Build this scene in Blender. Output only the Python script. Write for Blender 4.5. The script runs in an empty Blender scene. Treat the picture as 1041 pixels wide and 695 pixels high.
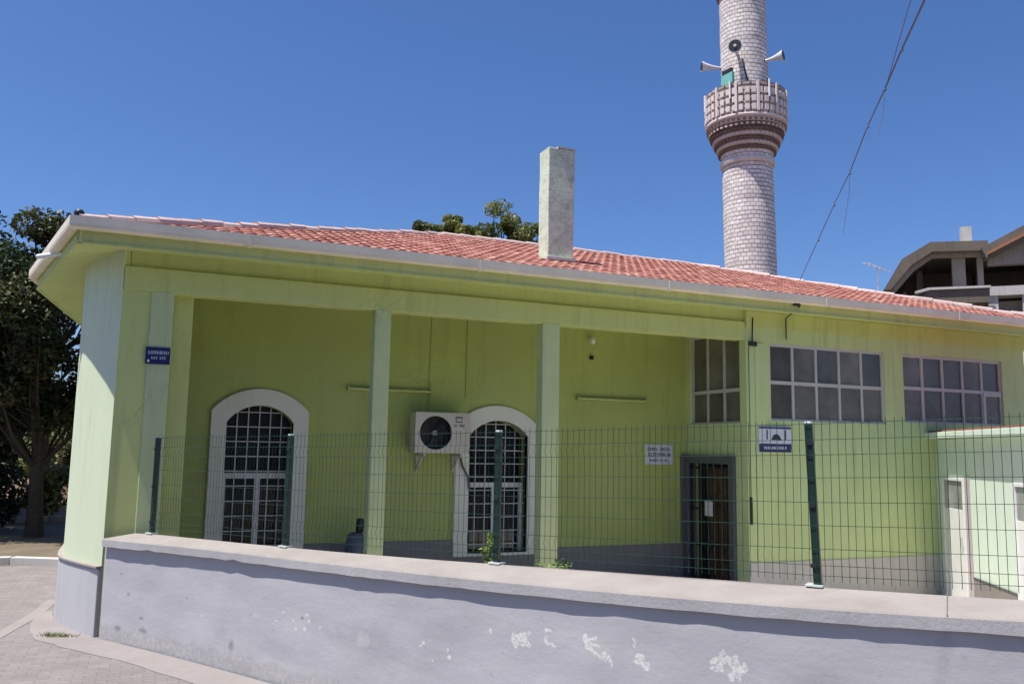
import bpy, bmesh, math, random
from mathutils import Vector, Matrix
random.seed(7)
scn = bpy.context.scene
COL = scn.collection
R = math.radians

# ------------------------------------------------------------------ materials
def new_mat(name):
    m = bpy.data.materials.new(name); m.use_nodes = True
    nt = m.node_tree; nt.nodes.clear()
    out = nt.nodes.new('ShaderNodeOutputMaterial')
    b = nt.nodes.new('ShaderNodeBsdfPrincipled')
    nt.links.new(b.outputs[0], out.inputs[0])
    return m, nt, b

def coords(nt, kind='Object', scale=(1, 1, 1)):
    tc = nt.nodes.new('ShaderNodeTexCoord'); mp = nt.nodes.new('ShaderNodeMapping')
    mp.inputs['Scale'].default_value = scale
    nt.links.new(tc.outputs[kind], mp.inputs[0]); return mp.outputs[0]

def world_pos(nt, scale=(1, 1, 1)):
    g = nt.nodes.new('ShaderNodeNewGeometry'); mp = nt.nodes.new('ShaderNodeMapping')
    mp.inputs['Scale'].default_value = scale
    nt.links.new(g.outputs['Position'], mp.inputs[0]); return mp.outputs[0]

def noise(nt, vec, scale, detail=5, rough=.6):
    n = nt.nodes.new('ShaderNodeTexNoise'); n.inputs['Scale'].default_value = scale
    n.inputs['Detail'].default_value = detail; n.inputs['Roughness'].default_value = rough
    nt.links.new(vec, n.inputs['Vector']); return n.outputs[0]

def ramp(nt, fac, stops):
    r = nt.nodes.new('ShaderNodeValToRGB'); e = r.color_ramp.elements
    while len(e) < len(stops): e.new(.5)
    for k, (p, c) in enumerate(stops):
        e[k].position = p; e[k].color = (*c, 1) if len(c) == 3 else c
    nt.links.new(fac, r.inputs[0]); return r.outputs[0]

def mixc(nt, fac, a, b, mode='MIX'):
    m = nt.nodes.new('ShaderNodeMix'); m.data_type = 'RGBA'; m.blend_type = mode
    for s, v in ((m.inputs[0], fac), (m.inputs[6], a), (m.inputs[7], b)):
        if hasattr(v, 'is_linked') or hasattr(v, 'links'): nt.links.new(v, s)
        elif isinstance(v, (int, float)): s.default_value = v
        else: s.default_value = (*v, 1)
    return m.outputs[2]

def bump(nt, bsdf, h, strength=.3, dist=.01):
    b = nt.nodes.new('ShaderNodeBump'); b.inputs['Strength'].default_value = strength
    b.inputs['Distance'].default_value = dist
    nt.links.new(h, b.inputs['Height']); nt.links.new(b.outputs[0], bsdf.inputs['Normal'])

def mul(c, k): return tuple(min(1, x * k) for x in c)

def plaster(name, col, var=.14, rough=.85, streak=.10, stain=None, bmp=.25, metal=0, cracks=False):
    """painted render: broad mottling, faint vertical rain streaks, small specks and relief"""
    m, nt, b = new_mat(name)
    p = world_pos(nt)
    n1 = noise(nt, p, 1.1, 6, .62)
    c = ramp(nt, n1, [(.25, mul(col, 1 - var)), (.75, mul(col, 1 + var))])
    ps = world_pos(nt, (5, 5, .35))
    n2 = noise(nt, ps, 1.6, 4, .6)
    s = ramp(nt, n2, [(.52, (1, 1, 1)), (.75, (1 - streak * 2,) * 3)])
    c = mixc(nt, 1.0, c, s, 'MULTIPLY')
    n3 = noise(nt, p, 9, 4, .7)
    c = mixc(nt, 1.0, c, ramp(nt, n3, [(.62, (1, 1, 1)), (.74, (1 - var,) * 3)]), 'MULTIPLY')
    if cracks:
        # hairline cracks (only in patches) and large faded or repainted areas
        pd = nt.nodes.new('ShaderNodeVectorMath'); pd.operation = 'MULTIPLY_ADD'
        nz = nt.nodes.new('ShaderNodeTexNoise'); nz.inputs['Scale'].default_value = 2.5; nt.links.new(p, nz.inputs['Vector'])
        nt.links.new(nz.outputs['Color'], pd.inputs[0]); pd.inputs[1].default_value = (.6, .6, .6); nt.links.new(p, pd.inputs[2])
        vo = nt.nodes.new('ShaderNodeTexVoronoi'); vo.feature = 'DISTANCE_TO_EDGE'; vo.inputs['Scale'].default_value = .8
        nt.links.new(pd.outputs[0], vo.inputs['Vector'])
        ln = ramp(nt, vo.outputs['Distance'], [(0, (1, 1, 1)), (.012, (0, 0, 0))])
        mk = ramp(nt, noise(nt, p, .7, 2), [(.54, (0, 0, 0)), (.64, (.24, .24, .24))])
        c = mixc(nt, mixc(nt, 1, ln, mk, 'MULTIPLY'), c, mul(col, .35))
        fd = ramp(nt, noise(nt, world_pos(nt, (1, 1, .8)), .55, 3, .55), [(.42, (0, 0, 0)), (.62, (.7, .7, .7))])
        c = mixc(nt, fd, c, tuple(x * .86 + .045 for x in col))
        gr = ramp(nt, noise(nt, world_pos(nt, (3, 3, .5)), 1.1, 6, .75), [(.56, (0, 0, 0)), (.74, (.45, .45, .45))])
        c = mixc(nt, gr, c, mul(col, .6))
    if stain:
        n4 = noise(nt, p, 2.6, 8, .7)
        c = mixc(nt, ramp(nt, n4, [(stain[1], (0, 0, 0)), (stain[1] + .06, (1, 1, 1))]), c, stain[0])
    nt.links.new(c, b.inputs['Base Color'])
    b.inputs['Roughness'].default_value = rough; b.inputs['Metallic'].default_value = metal
    bump(nt, b, noise(nt, p, 38, 5, .7), bmp, .006)
    return m

def simple(name, col, rough=.5, metal=0, var=.12, scale=6, bmp=0, spec=.5):
    m, nt, b = new_mat(name)
    n = noise(nt, world_pos(nt), scale, 5, .65)
    nt.links.new(ramp(nt, n, [(.3, mul(col, 1 - var)), (.7, mul(col, 1 + var))]), b.inputs['Base Color'])
    b.inputs['Roughness'].default_value = rough; b.inputs['Metallic'].default_value = metal
    b.inputs['Specular IOR Level'].default_value = spec
    if bmp: bump(nt, b, noise(nt, world_pos(nt), scale * 6, 4), bmp, .006)
    return m

def brick(name, c1, c2, mortar, bw, bh, ms, vec='UV', var=(.8, 1.15), bmp=.6, rough=.9, squash=1):
    m, nt, b = new_mat(name)
    v = coords(nt, 'UV') if vec == 'UV' else world_pos(nt)
    t = nt.nodes.new('ShaderNodeTexBrick')
    t.inputs['Scale'].default_value = 1; t.inputs['Brick Width'].default_value = bw
    t.inputs['Row Height'].default_value = bh; t.inputs['Mortar Size'].default_value = ms
    t.inputs['Mortar Smooth'].default_value = .25
    t.inputs['Color1'].default_value = (*c1, 1); t.inputs['Color2'].default_value = (*c2, 1)
    t.inputs['Mortar'].default_value = (*mortar, 1); t.inputs['Bias'].default_value = 0
    # wobble the courses slightly so that joints are not ruler-straight
    nz = nt.nodes.new('ShaderNodeTexNoise'); nz.inputs['Scale'].default_value = 3
    nt.links.new(v, nz.inputs['Vector'])
    mm = nt.nodes.new('ShaderNodeVectorMath'); mm.operation = 'MULTIPLY_ADD'
    nt.links.new(nz.outputs['Color'], mm.inputs[0])
    mm.inputs[1].default_value = (bh * .3,) * 3; nt.links.new(v, mm.inputs[2])
    nt.links.new(mm.outputs[0], t.inputs['Vector'])
    n = noise(nt, world_pos(nt), 2.2, 6, .7)
    c = mixc(nt, 1.0, t.outputs['Color'], ramp(nt, n, [(.3, (var[0],) * 3), (.7, (var[1],) * 3)]), 'MULTIPLY')
    nt.links.new(c, b.inputs['Base Color']); b.inputs['Roughness'].default_value = rough
    inv = nt.nodes.new('ShaderNodeMath'); inv.operation = 'SUBTRACT'; inv.inputs[0].default_value = 1
    nt.links.new(t.outputs['Fac'], inv.inputs[1])
    bump(nt, b, inv.outputs[0], bmp, .02)
    return m

M = {}
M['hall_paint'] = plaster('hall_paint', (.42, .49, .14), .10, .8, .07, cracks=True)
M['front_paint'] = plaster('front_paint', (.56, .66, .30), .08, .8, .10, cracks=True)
M['eave_paint'] = plaster('eave_paint', (.57, .635, .235), .08, .75, .10, cracks=True)
M['column_paint'] = plaster('column_paint', (.54, .62, .32), .10, .8, .12, cracks=True)
M['pier_paint'] = plaster('pier_paint', (.655, .73, .50), .06, .8, .05, cracks=True)
M['annex_paint'] = plaster('annex_paint', (.68, .79, .66), .06, .8, .05, cracks=True)
M['white_paint'] = plaster('white_paint', (.74, .75, .64), .06, .6, .05, bmp=.1)
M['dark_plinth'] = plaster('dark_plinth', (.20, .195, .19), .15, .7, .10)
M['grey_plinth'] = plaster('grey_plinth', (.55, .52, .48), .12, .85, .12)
M['pier_plinth'] = plaster('pier_plinth', (.47, .47, .48), .08, .85, .06)
M['gutter'] = simple('gutter', (.84, .74, .58), .5, 0, .10, 2.5)
M['frame'] = simple('frame', (.52, .51, .48), .5, 0, .06, 4)
M['white_plastic'] = simple('white_plastic', (.78, .78, .77), .45, 0, .05, 5)
M['ac_case'] = simple('ac_case', (.60, .56, .48), .45, 0, .06, 5)
M['dark'] = simple('dark', (.018, .018, .02), .5)
M['black_iron'] = simple('black_iron', (.03, .032, .034), .5, .3)
M['grille_white'] = simple('grille_white', (.66, .66, .65), .5)
M['wood'] = simple('wood', (.15, .07, .035), .5, 0, .3, 9)
M['paper'] = simple('paper', (.72, .68, .66), .8, 0, .04)
M['sign_blue'] = simple('sign_blue', (.012, .022, .11), .35)
M['sign_navy'] = simple('sign_navy', (.015, .03, .11), .35)
M['sign_white'] = simple('sign_white', (.62, .64, .70), .4, 0, .04)
M['ink'] = simple('ink', (.03, .03, .05), .6)
M['fence_green'] = simple('fence_green', (.004, .026, .016), .5, .0, .2, 12)
M['fence_wire'] = simple('fence_wire', (.022, .062, .045), .4, .1, .2, 12)
M['cap'] = simple('cap', (.6, .65, .62), .4)
M['casing'] = simple('casing', (.10, .105, .11), .6, 0, .08, 5)
M['blue_plastic'] = simple('blue_plastic', (.085, .10, .16), .4)
M['horn'] = simple('horn', (.62, .63, .64), .4)
M['horn_dark'] = simple('horn_dark', (.06, .06, .065), .5)
M['teal'] = simple('teal', (.18, .50, .42), .55)
M['bulb'] = simple('bulb', (.75, .75, .68), .2)
M['cable'] = simple('cable', (.10, .115, .17), .5)
M['concrete'] = plaster('concrete', (.34, .295, .25), .14, .9, .14)
M['concrete_dark'] = plaster('concrete_dark', (.155, .125, .10), .16, .9, .14)
M['concrete_pale'] = plaster('concrete_pale', (.52, .50, .47), .10, .9, .10)
M['rust'] = simple('rust', (.33, .15, .06), .8, 0, .25)
M['bark'] = simple('bark', (.055, .042, .03), .95, 0, .35, 14, .8)
M['stem'] = simple('stem', (.08, .16, .03), .7)
M['soil'] = simple('soil', (.20, .125, .085), .95, 0, .25, 1.5, .8)
M['redroof'] = simple('redroof', (.40, .12, .08), .8, 0, .2, 8)
M['sky_blocker_wall'] = plaster('sky_blocker_wall', (.40, .33, .26), .08)
M['house_wall'] = plaster('house_wall', (.60, .58, .54), .08)
M['mortar_tile'] = plaster('mortar_tile', (.54, .42, .385), .28, .9, .1, bmp=.6)
M['chip'] = simple('chip', (.66, .65, .62), .9, 0, .10, 40)
M['chip_dull'] = simple('chip_dull', (.45, .44, .43), .95, 0, .16, 40)
M['chip_dark'] = simple('chip_dark', (.16, .15, .16), .95, 0, .2, 40)
M['asphalt'] = simple('asphalt', (.055, .055, .056), .9, 0, .2, 2, .4)
M['earth'] = simple('earth', (.13, .105, .07), .95, 0, .3, .8, .6)
M['yard'] = simple('yard', (.50, .46, .40), .9, 0, .15, 1.2, .3)
M['coping_edge'] = plaster('coping_edge', (.46, .45, .45), .14, .9, .04, bmp=.5)
M['apron'] = plaster('apron', (.245, .22, .21), .12, .9, .05, bmp=.4)
M['pavers'] = brick('pavers', (.185, .166, .16), (.22, .198, .19), (.16, .146, .14), .20, .10, .006, 'pos', (.86, 1.12), .4)
M['minaret_brick'] = brick('minaret_brick', (.84, .79, .745), (.66, .61, .57), (.52, .47, .44), .20, .145, .014, 'UV', (.78, 1.16), 1.0)
def course_joints(m, row, depth=.62):
    """deep raked bed joints, broken up so that some stretches are filled flush"""
    nt = m.node_tree; b = [n for n in nt.nodes if n.type == 'BSDF_PRINCIPLED'][0]
    src = b.inputs['Base Color'].links[0].from_socket
    uv = coords(nt, 'UV'); sp = nt.nodes.new('ShaderNodeSeparateXYZ'); nt.links.new(uv, sp.inputs[0])
    wob = nt.nodes.new('ShaderNodeMath'); wob.operation = 'MULTIPLY_ADD'; nt.links.new(noise(nt, coords(nt, 'UV', (1, .3, 1)), 2.2, 3), wob.inputs[0]); wob.inputs[1].default_value = .09; nt.links.new(sp.outputs[1], wob.inputs[2])
    d = nt.nodes.new('ShaderNodeMath'); d.operation = 'DIVIDE'; nt.links.new(wob.outputs[0], d.inputs[0]); d.inputs[1].default_value = row
    f = nt.nodes.new('ShaderNodeMath'); f.operation = 'FRACT'; nt.links.new(d.outputs[0], f.inputs[0])
    line = ramp(nt, f.outputs[0], [(.0, (1, 1, 1)), (.17, (1, 1, 1)), (.26, (0, 0, 0))])
    brk = ramp(nt, noise(nt, coords(nt, 'UV', (1, 2.5, 1)), 2.6, 4, .7), [(.36, (0, 0, 0)), (.56, (1, 1, 1))])
    fac = mixc(nt, 1, line, brk, 'MULTIPLY')
    c = mixc(nt, fac, src, (.24, .195, .18)); nt.links.new(c, b.inputs['Base Color'])
course_joints(M['minaret_brick'], .145)
M['balcony_stone'] = brick('balcony_stone', (.58, .50, .45), (.42, .35, .31), (.14, .11, .095), .30, .16, .03, 'UV', (.8, 1.12), 1.0)
M['pale_stone'] = plaster('pale_stone', (.68, .61, .57), .12, .9, .1)
M['dark_brick'] = brick('dark_brick', (.40, .29, .25), (.30, .21, .18), (.15, .115, .10), .16, .12, .025, 'UV', (.8, 1.12), 1.0)

def make_glass(name, col, rough):
    m, nt, b = new_mat(name)
    n = noise(nt, world_pos(nt), 1.7, 3)
    nt.links.new(ramp(nt, n, [(.35, mul(col, .7)), (.7, mul(col, 1.35))]), b.inputs['Base Color'])
    b.inputs['Roughness'].default_value = rough
    b.inputs['IOR'].default_value = 1.5
    return m
M['glass'] = make_glass('glass', (.016, .018, .02), .06)
M['blind_glass'] = make_glass('blind_glass', (.12, .115, .10), .22)
for _k, _t in enumerate((.8, 1.0, 1.25, 1.5)): M['blind_glass%d' % _k] = make_glass('blind_glass', (.12 * _t, .115 * _t, .10 * _t), .16 + .05 * _k)
M['grey_glass'] = make_glass('grey_glass', (.30, .31, .31), .25)

def chimney_mat():
    m, nt, b = new_mat('chimney_render')
    p = world_pos(nt)
    n1 = noise(nt, p, 5.5, 8, .72)
    c = ramp(nt, n1, [(.30, (.38, .42, .30)), (.48, (.60, .68, .52)), (.7, (.66, .75, .60))])
    n2 = noise(nt, world_pos(nt, (1, 1, 3)), 7, 6, .7)
    c = mixc(nt, ramp(nt, n2, [(.52, (0, 0, 0)), (.70, (.6, .6, .6))]), c, (.30, .31, .24))
    nt.links.new(c, b.inputs['Base Color']); b.inputs['Roughness'].default_value = .95
    bump(nt, b, n1, .55, .025); return m
M['chimney'] = chimney_mat()

def tile_mat():
    m, nt, b = new_mat('roof_tile')
    oi = nt.nodes.new('ShaderNodeAttribute'); oi.attribute_name = 'tone'
    c = ramp(nt, oi.outputs['Fac'], [(0, (.27, .095, .066)), (.45, (.345, .13, .092)), (.8, (.385, .16, .118)), (1, (.44, .24, .19))])
    n = noise(nt, world_pos(nt), 3.5, 6, .7)
    c = mixc(nt, 1, c, ramp(nt, n, [(.3, (.75,) * 3), (.7, (1.12,) * 3)]), 'MULTIPLY')
    n2 = noise(nt, world_pos(nt), 16, 5, .7)
    c = mixc(nt, ramp(nt, n2, [(.58, (0, 0, 0)), (.75, (.22, .22, .22))]), c, (.40, .28, .23))
    nt.links.new(c, b.inputs['Base Color']); b.inputs['Roughness'].default_value = .85
    bump(nt, b, noise(nt, world_pos(nt), 60, 4), .3, .005)
    return m
M['tile'] = tile_mat()

def low_wall_mat():
    m, nt, b = new_mat('low_wall_paint')
    p = world_pos(nt)
    base = (.445, .44, .46)
    c = ramp(nt, noise(nt, p, .9, 6, .6), [(.28, mul(base, .90)), (.72, mul(base, 1.08))])
    # brushed-on repair coats, lighter and darker
    c = mixc(nt, ramp(nt, noise(nt, world_pos(nt, (1, 1, 3)), 2.3, 5, .6), [(.5, (0, 0, 0)), (.7, (.5, .5, .5))]), c, (.48, .48, .50))
    # dirt specks and pock marks
    c = mixc(nt, ramp(nt, noise(nt, p, 11, 6, .75), [(.64, (0, 0, 0)), (.72, (.65, .65, .65))]), c, (.31, .30, .32))
    # splash-worn band where the wall meets the pavement (height in metres)
    sep = nt.nodes.new('ShaderNodeSeparateXYZ'); nt.links.new(p, sep.inputs[0])
    w = nt.nodes.new('ShaderNodeMath'); w.operation = 'MULTIPLY_ADD'
    nt.links.new(noise(nt, p, 5, 6, .75), w.inputs[0]); w.inputs[1].default_value = -.30
    nt.links.new(sep.outputs[2], w.inputs[2])
    g = ramp(nt, w.outputs[0], [(0, (1, 1, 1)), (.03, (0, 0, 0))])
    sp = ramp(nt, noise(nt, p, 20, 5, .7), [(.45, (.34, .33, .33)), (.62, (.47, .45, .43))])
    g2 = nt.nodes.new('ShaderNodeMath'); g2.operation = 'MULTIPLY_ADD'
    c = mixc(nt, mixc(nt, 1, g, (.62,) * 3, 'MULTIPLY'), c, sp)
    # thin pale scratches
    c = mixc(nt, ramp(nt, noise(nt, world_pos(nt, (2, 2, 6)), 7, 7, .8), [(.685, (0, 0, 0)), (.72, (.6, .6, .6))]), c, (.62, .61, .62))
    # flaked paint, worn patches and dark knocks where the mesh says they are, with ragged edges
    for k, colr, amt, lo, hi, sc in (('damp', (.36, .355, .375), .55, .12, .75, 9), ('worn', (.50, .485, .47), .7, .30, .42, 16), ('mark', (.22, .21, .22), .8, .28, .80, 30), ('chip', (.72, .71, .675), 1.0, .36, .50, 26)):
        at = nt.nodes.new('ShaderNodeAttribute'); at.attribute_name = k
        ad = nt.nodes.new('ShaderNodeMath'); ad.operation = 'MULTIPLY_ADD'; nt.links.new(noise(nt, p, sc, 5, .7), ad.inputs[0]); ad.inputs[1].default_value = 1.5
        sb = nt.nodes.new('ShaderNodeMath'); sb.operation = 'SUBTRACT'; nt.links.new(at.outputs['Fac'], sb.inputs[0]); sb.inputs[1].default_value = .70
        nt.links.new(sb.outputs[0], ad.inputs[2])
        gt_ = nt.nodes.new('ShaderNodeMath'); gt_.operation = 'GREATER_THAN'; nt.links.new(at.outputs['Fac'], gt_.inputs[0]); gt_.inputs[1].default_value = .001
        f = mixc(nt, 1, ramp(nt, ad.outputs[0], [(lo, (0, 0, 0)), (hi, (amt,) * 3)]), gt_.outputs[0], 'MULTIPLY')
        if k == 'chip': f = mixc(nt, 1, f, ramp(nt, noise(nt, p, 58, 4, .75), [(.40, (0, 0, 0)), (.52, (1, 1, 1))]), 'MULTIPLY')
        c = mixc(nt, f, c, colr)
    nt.links.new(c, b.inputs['Base Color']); b.inputs['Roughness'].default_value = .82
    h1 = noise(nt, p, 30, 6, .7); h2 = noise(nt, world_pos(nt, (1, 1, 2.2)), 5, 4, .6)
    hm = nt.nodes.new('ShaderNodeMath'); hm.operation = 'MULTIPLY_ADD'; nt.links.new(h2, hm.inputs[0]); hm.inputs[1].default_value = 2.2; nt.links.new(h1, hm.inputs[2])
    bump(nt, b, hm.outputs[0], .14, .010)
    return m
M['low_wall'] = low_wall_mat()

def coping_mat():
    m, nt, b = new_mat('coping_concrete')
    p = world_pos(nt)
    c = ramp(nt, noise(nt, p, 2.2, 7, .65), [(.3, (.255, .225, .205)), (.5, (.29, .26, .238)), (.7, (.325, .295, .27))])
    c = mixc(nt, ramp(nt, noise(nt, p, 14, 6, .75), [(.58, (0, 0, 0)), (.72, (.7, .7, .7))]), c, (.21, .195, .185))
    nt.links.new(c, b.inputs['Base Color']); b.inputs['Roughness'].default_value = .92
    bump(nt, b, noise(nt, p, 45, 6, .7), .4, .006); return m
M['coping'] = coping_mat()

def leaf_mat(name, cols, sss=.25):
    m, nt, b = new_mat(name)
    a = nt.nodes.new('ShaderNodeAttribute'); a.attribute_name = 'tone'
    k = len(cols) - 1
    c = ramp(nt, a.outputs['Fac'], [(i / k, cc) for i, cc in enumerate(cols)])
    nt.links.new(c, b.inputs['Base Color']); b.inputs['Roughness'].default_value = .55
    tr = nt.nodes.new('ShaderNodeBsdfTranslucent'); nt.links.new(c, tr.inputs[0])
    mx = nt.nodes.new('ShaderNodeMixShader'); mx.inputs[0].default_value = sss
    out = [n for n in nt.nodes if n.type == 'OUTPUT_MATERIAL'][0]
    nt.links.new(b.outputs[0], mx.inputs[1]); nt.links.new(tr.outputs[0], mx.inputs[2])
    nt.links.new(mx.outputs[0], out.inputs[0]); return m
M['leaf_dark'] = leaf_mat('leaf_dark', [(.008, .020, .006), (.018, .038, .010), (.036, .062, .015), (.075, .095, .025), (.085, .055, .022)])
M['leaf_olive'] = leaf_mat('leaf_olive', [(.06, .085, .022), (.14, .17, .045), (.23, .26, .08), (.32, .31, .12)])
M['leaf_hedge'] = leaf_mat('leaf_hedge', [(.012, .026, .009), (.028, .05, .015), (.05, .085, .025)])
M['leaf_weed'] = leaf_mat('leaf_weed', [(.07, .13, .02), (.16, .26, .05), (.32, .40, .12)], .35)
M['leaf_grass'] = leaf_mat('leaf_grass', [(.06, .11, .03), (.13, .17, .06), (.25, .24, .10)])

# ------------------------------------------------------------------ mesh helpers
ORG = {}
class MB:
    """collects vertices and faces of ONE mesh object"""
    def __init__(s): s.v = []; s.f = []; s.uv = None; s.tone = None
    def add(s, vs, fs):
        o = len(s.v); s.v += [tuple(v) for v in vs]; s.f += [tuple(i + o for i in f) for f in fs]; return s
    def box(s, x0, x1, y0, y1, z0, z1):
        return s.add([(x0, y0, z0), (x1, y0, z0), (x1, y1, z0), (x0, y1, z0), (x0, y0, z1), (x1, y0, z1), (x1, y1, z1), (x0, y1, z1)],
                     [(3, 2, 1, 0), (4, 5, 6, 7), (0, 1, 5, 4), (1, 2, 6, 5), (2, 3, 7, 6), (3, 0, 4, 7)])
    def obox(s, c, ax, ay, az):
        """box with centre c and half-axis vectors"""
        c, ax, ay, az = map(Vector, (c, ax, ay, az)); P = []
        for k in (-1, 1):
            for i, j in ((-1, -1), (1, -1), (1, 1), (-1, 1)): P.append(c + ax * i + ay * j + az * k)
        return s.add(P, [(3, 2, 1, 0), (4, 5, 6, 7), (0, 1, 5, 4), (1, 2, 6, 5), (2, 3, 7, 6), (3, 0, 4, 7)])
    def tube(s, pts, r, n=8, cap=True):
        pts = [Vector(p) for p in pts]; rs = r if isinstance(r, (list, tuple)) else [r] * len(pts)
        rings = []; prev = None
        for i, p in enumerate(pts):
            t = (pts[min(i + 1, len(pts) - 1)] - pts[max(i - 1, 0)]).normalized()
            if prev is None: a = t.orthogonal().normalized()
            else: a = (prev - t * prev.dot(t)); a = a.normalized() if a.length > 1e-6 else t.orthogonal().normalized()
            prev = a; b = t.cross(a)
            rings.append([p + (a * math.cos(2 * math.pi * k / n) + b * math.sin(2 * math.pi * k / n)) * rs[i] for k in range(n)])
        vs = [v for ring in rings for v in ring]; fs = []
        for i in range(len(pts) - 1):
            for k in range(n): fs.append((i * n + k, i * n + (k + 1) % n, (i + 1) * n + (k + 1) % n, (i + 1) * n + k))
        if cap: fs += [tuple(range(n))[::-1], tuple(range((len(pts) - 1) * n, len(pts) * n))]
        return s.add(vs, fs)
    def lathe(s, prof, n=48, c=(0, 0), lean=0, cap=True):
        """prof: (radius, z); keeps a UV map in metres for brick courses"""
        if s.uv is None: s.uv = []
        vs = []; L = 0; o = len(s.v)
        rm = max(p[0] for p in prof)
        for i, (r, z) in enumerate(prof):
            for k in range(n + 1):
                a = 2 * math.pi * k / n
                vs.append((c[0] + r * math.cos(a) + lean * (z - prof[0][1]), c[1] + r * math.sin(a), z))
        s.v += vs; fl = 0
        for i in range(len(prof) - 1):
            d = math.hypot(prof[i + 1][0] - prof[i][0], prof[i + 1][1] - prof[i][1])
            for k in range(n):
                s.f.append((o + i * (n + 1) + k, o + i * (n + 1) + k + 1, o + (i + 1) * (n + 1) + k + 1, o + (i + 1) * (n + 1) + k))
                u0, u1 = k / n * 2 * math.pi * rm, (k + 1) / n * 2 * math.pi * rm
                s.uv += [(u0, L), (u1, L), (u1, L + d), (u0, L + d)]
            L += d
        if cap:
            for i, rev in ((0, True), (len(prof) - 1, False)):
                if prof[i][0] > 1e-4:
                    idx = [o + i * (n + 1) + k for k in range(n)]
                    s.f.append(tuple(idx[::-1] if rev else idx)); s.uv += [(0, 0)] * n
        return s
    def prism(s, poly, fn0, fn1):
        """poly 2D, fn0/fn1 map (a,b) to the two end faces"""
        n = len(poly); vs = [fn0(*p) for p in poly] + [fn1(*p) for p in poly]
        fs = [tuple(range(n))[::-1], tuple(range(n, 2 * n))]
        for i in range(n): fs.append((i, (i + 1) % n, n + (i + 1) % n, n + i))
        return s.add(vs, fs)
    def build(s, name, mat, parent=None, bevel=0, smooth=False):
        o0 = ORG.get(parent, Vector()) if parent else Vector()
        me = bpy.data.meshes.new(name)
        me.from_pydata([tuple(Vector(v) - o0) for v in s.v], [], s.f)
        if s.uv and len(s.uv) == len(me.loops):
            u = me.uv_layers.new(name='UVMap')
            u.data.foreach_set('uv', [x for p in s.uv for x in p])
        if s.tone:
            a = me.attributes.new('tone', 'FLOAT', 'FACE'); a.data.foreach_set('value', s.tone)
        me.materials.append(M[mat] if isinstance(mat, str) else mat)
        if smooth: me.polygons.foreach_set('use_smooth', [True] * len(me.polygons))
        me.update()
        if not s.uv:
            bm = bmesh.new(); bm.from_mesh(me); bmesh.ops.recalc_face_normals(bm, faces=bm.faces); bm.to_mesh(me); bm.free()
        ob = bpy.data.objects.new(name, me); COL.objects.link(ob)
        if parent: ob.parent = parent
        ORG[ob] = o0
        if bevel:
            md = ob.modifiers.new('edge', 'BEVEL'); md.width = bevel; md.segments = 2; md.limit_method = 'ANGLE'
        return ob

def tag(o, label=None, cat=None, group=None, kind=None):
    for k, v in (('label', label), ('category', cat), ('group', group), ('kind', kind)):
        if v: o[k] = v
    return o
def thing(name, label, cat, loc=(0, 0, 0), group=None):
    o = bpy.data.objects.new(name, None); o.empty_display_size = .2; COL.objects.link(o)
    o.location = loc; ORG[o] = Vector(loc); return tag(o, label, cat, group)
def smooth_angle(o):
    for p in o.data.polygons: p.use_smooth = True
def copy_tree(o, loc, label):
    """a thing and each of its parts; shares mesh data"""
    r = o.copy(); COL.objects.link(r); r.location = loc; r['label'] = label
    for ch in [c for c in bpy.data.objects if c.parent == o]:
        c = ch.copy(); COL.objects.link(c); c.parent = r
        for g in [x for x in bpy.data.objects if x.parent == ch]:
            d = g.copy(); COL.objects.link(d); d.parent = c
    return r

def holed_wall(name, outer, holes, fa, fb, mat, parent):
    """flat wall with real openings. outer/holes: 2D loops; fa/fb map 2D to front/back surface"""
    bm = bmesh.new(); E = []; loops = []
    for lp in [outer] + holes:
        vs = [bm.verts.new((a, b, 0)) for a, b in lp]; loops.append(vs)
        for i in range(len(vs)): E.append(bm.edges.new((vs[i], vs[(i + 1) % len(vs)])))
    bmesh.ops.triangle_fill(bm, use_beauty=True, use_dissolve=False, edges=E)
    bm.verts.index_update()
    V2 = [(v.co.x, v.co.y) for v in bm.verts]; n = len(V2)
    F = [tuple(v.index for v in f.verts) for f in bm.faces]
    L = [[v.index for v in l] for l in loops]; bm.free()
    m = MB(); m.v = [tuple(fa(*p)) for p in V2] + [tuple(fb(*p)) for p in V2]
    m.f = F + [tuple(i + n for i in f[::-1]) for f in F]
    for l in L:
        for i in range(len(l)): a, b = l[i], l[(i + 1) % len(l)]; m.f.append((a, b, b + n, a + n))
    return m.build(name, mat, parent)

def holed_sheet(name, outer, hole, z, mat):
    bm = bmesh.new(); E = []
    for lp in (outer, hole):
        vs = [bm.verts.new((a, b, z)) for a, b in lp]
        for i in range(len(vs)): E.append(bm.edges.new((vs[i], vs[(i + 1) % len(vs)])))
    bmesh.ops.triangle_fill(bm, use_beauty=True, use_dissolve=False, edges=E)
    bm.verts.index_update(); m = MB(); m.v = [tuple(v.co) for v in bm.verts]; m.f = [tuple(v.index for v in f.verts) for f in bm.faces]; bm.free()
    return tag(m.build(name, mat), kind='structure')
def rect(x0, x1, z0, z1): return [(x0, z0), (x1, z0), (x1, z1), (x0, z1)]
def arch(x0, x1, z0, zs, za, n=14):
    """segmental arch outline: springs at zs, apex za"""
    w = (x1 - x0) / 2; h = za - zs; r = (w * w + h * h) / (2 * h); cx = (x0 + x1) / 2; cz = za - r
    a = math.asin(w / r); P = [(x0, z0), (x1, z0)]
    for k in range(n + 1):
        t = a - 2 * a * k / n; P.append((cx + r * math.sin(t), cz + r * math.cos(t)))
    return P

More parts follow.
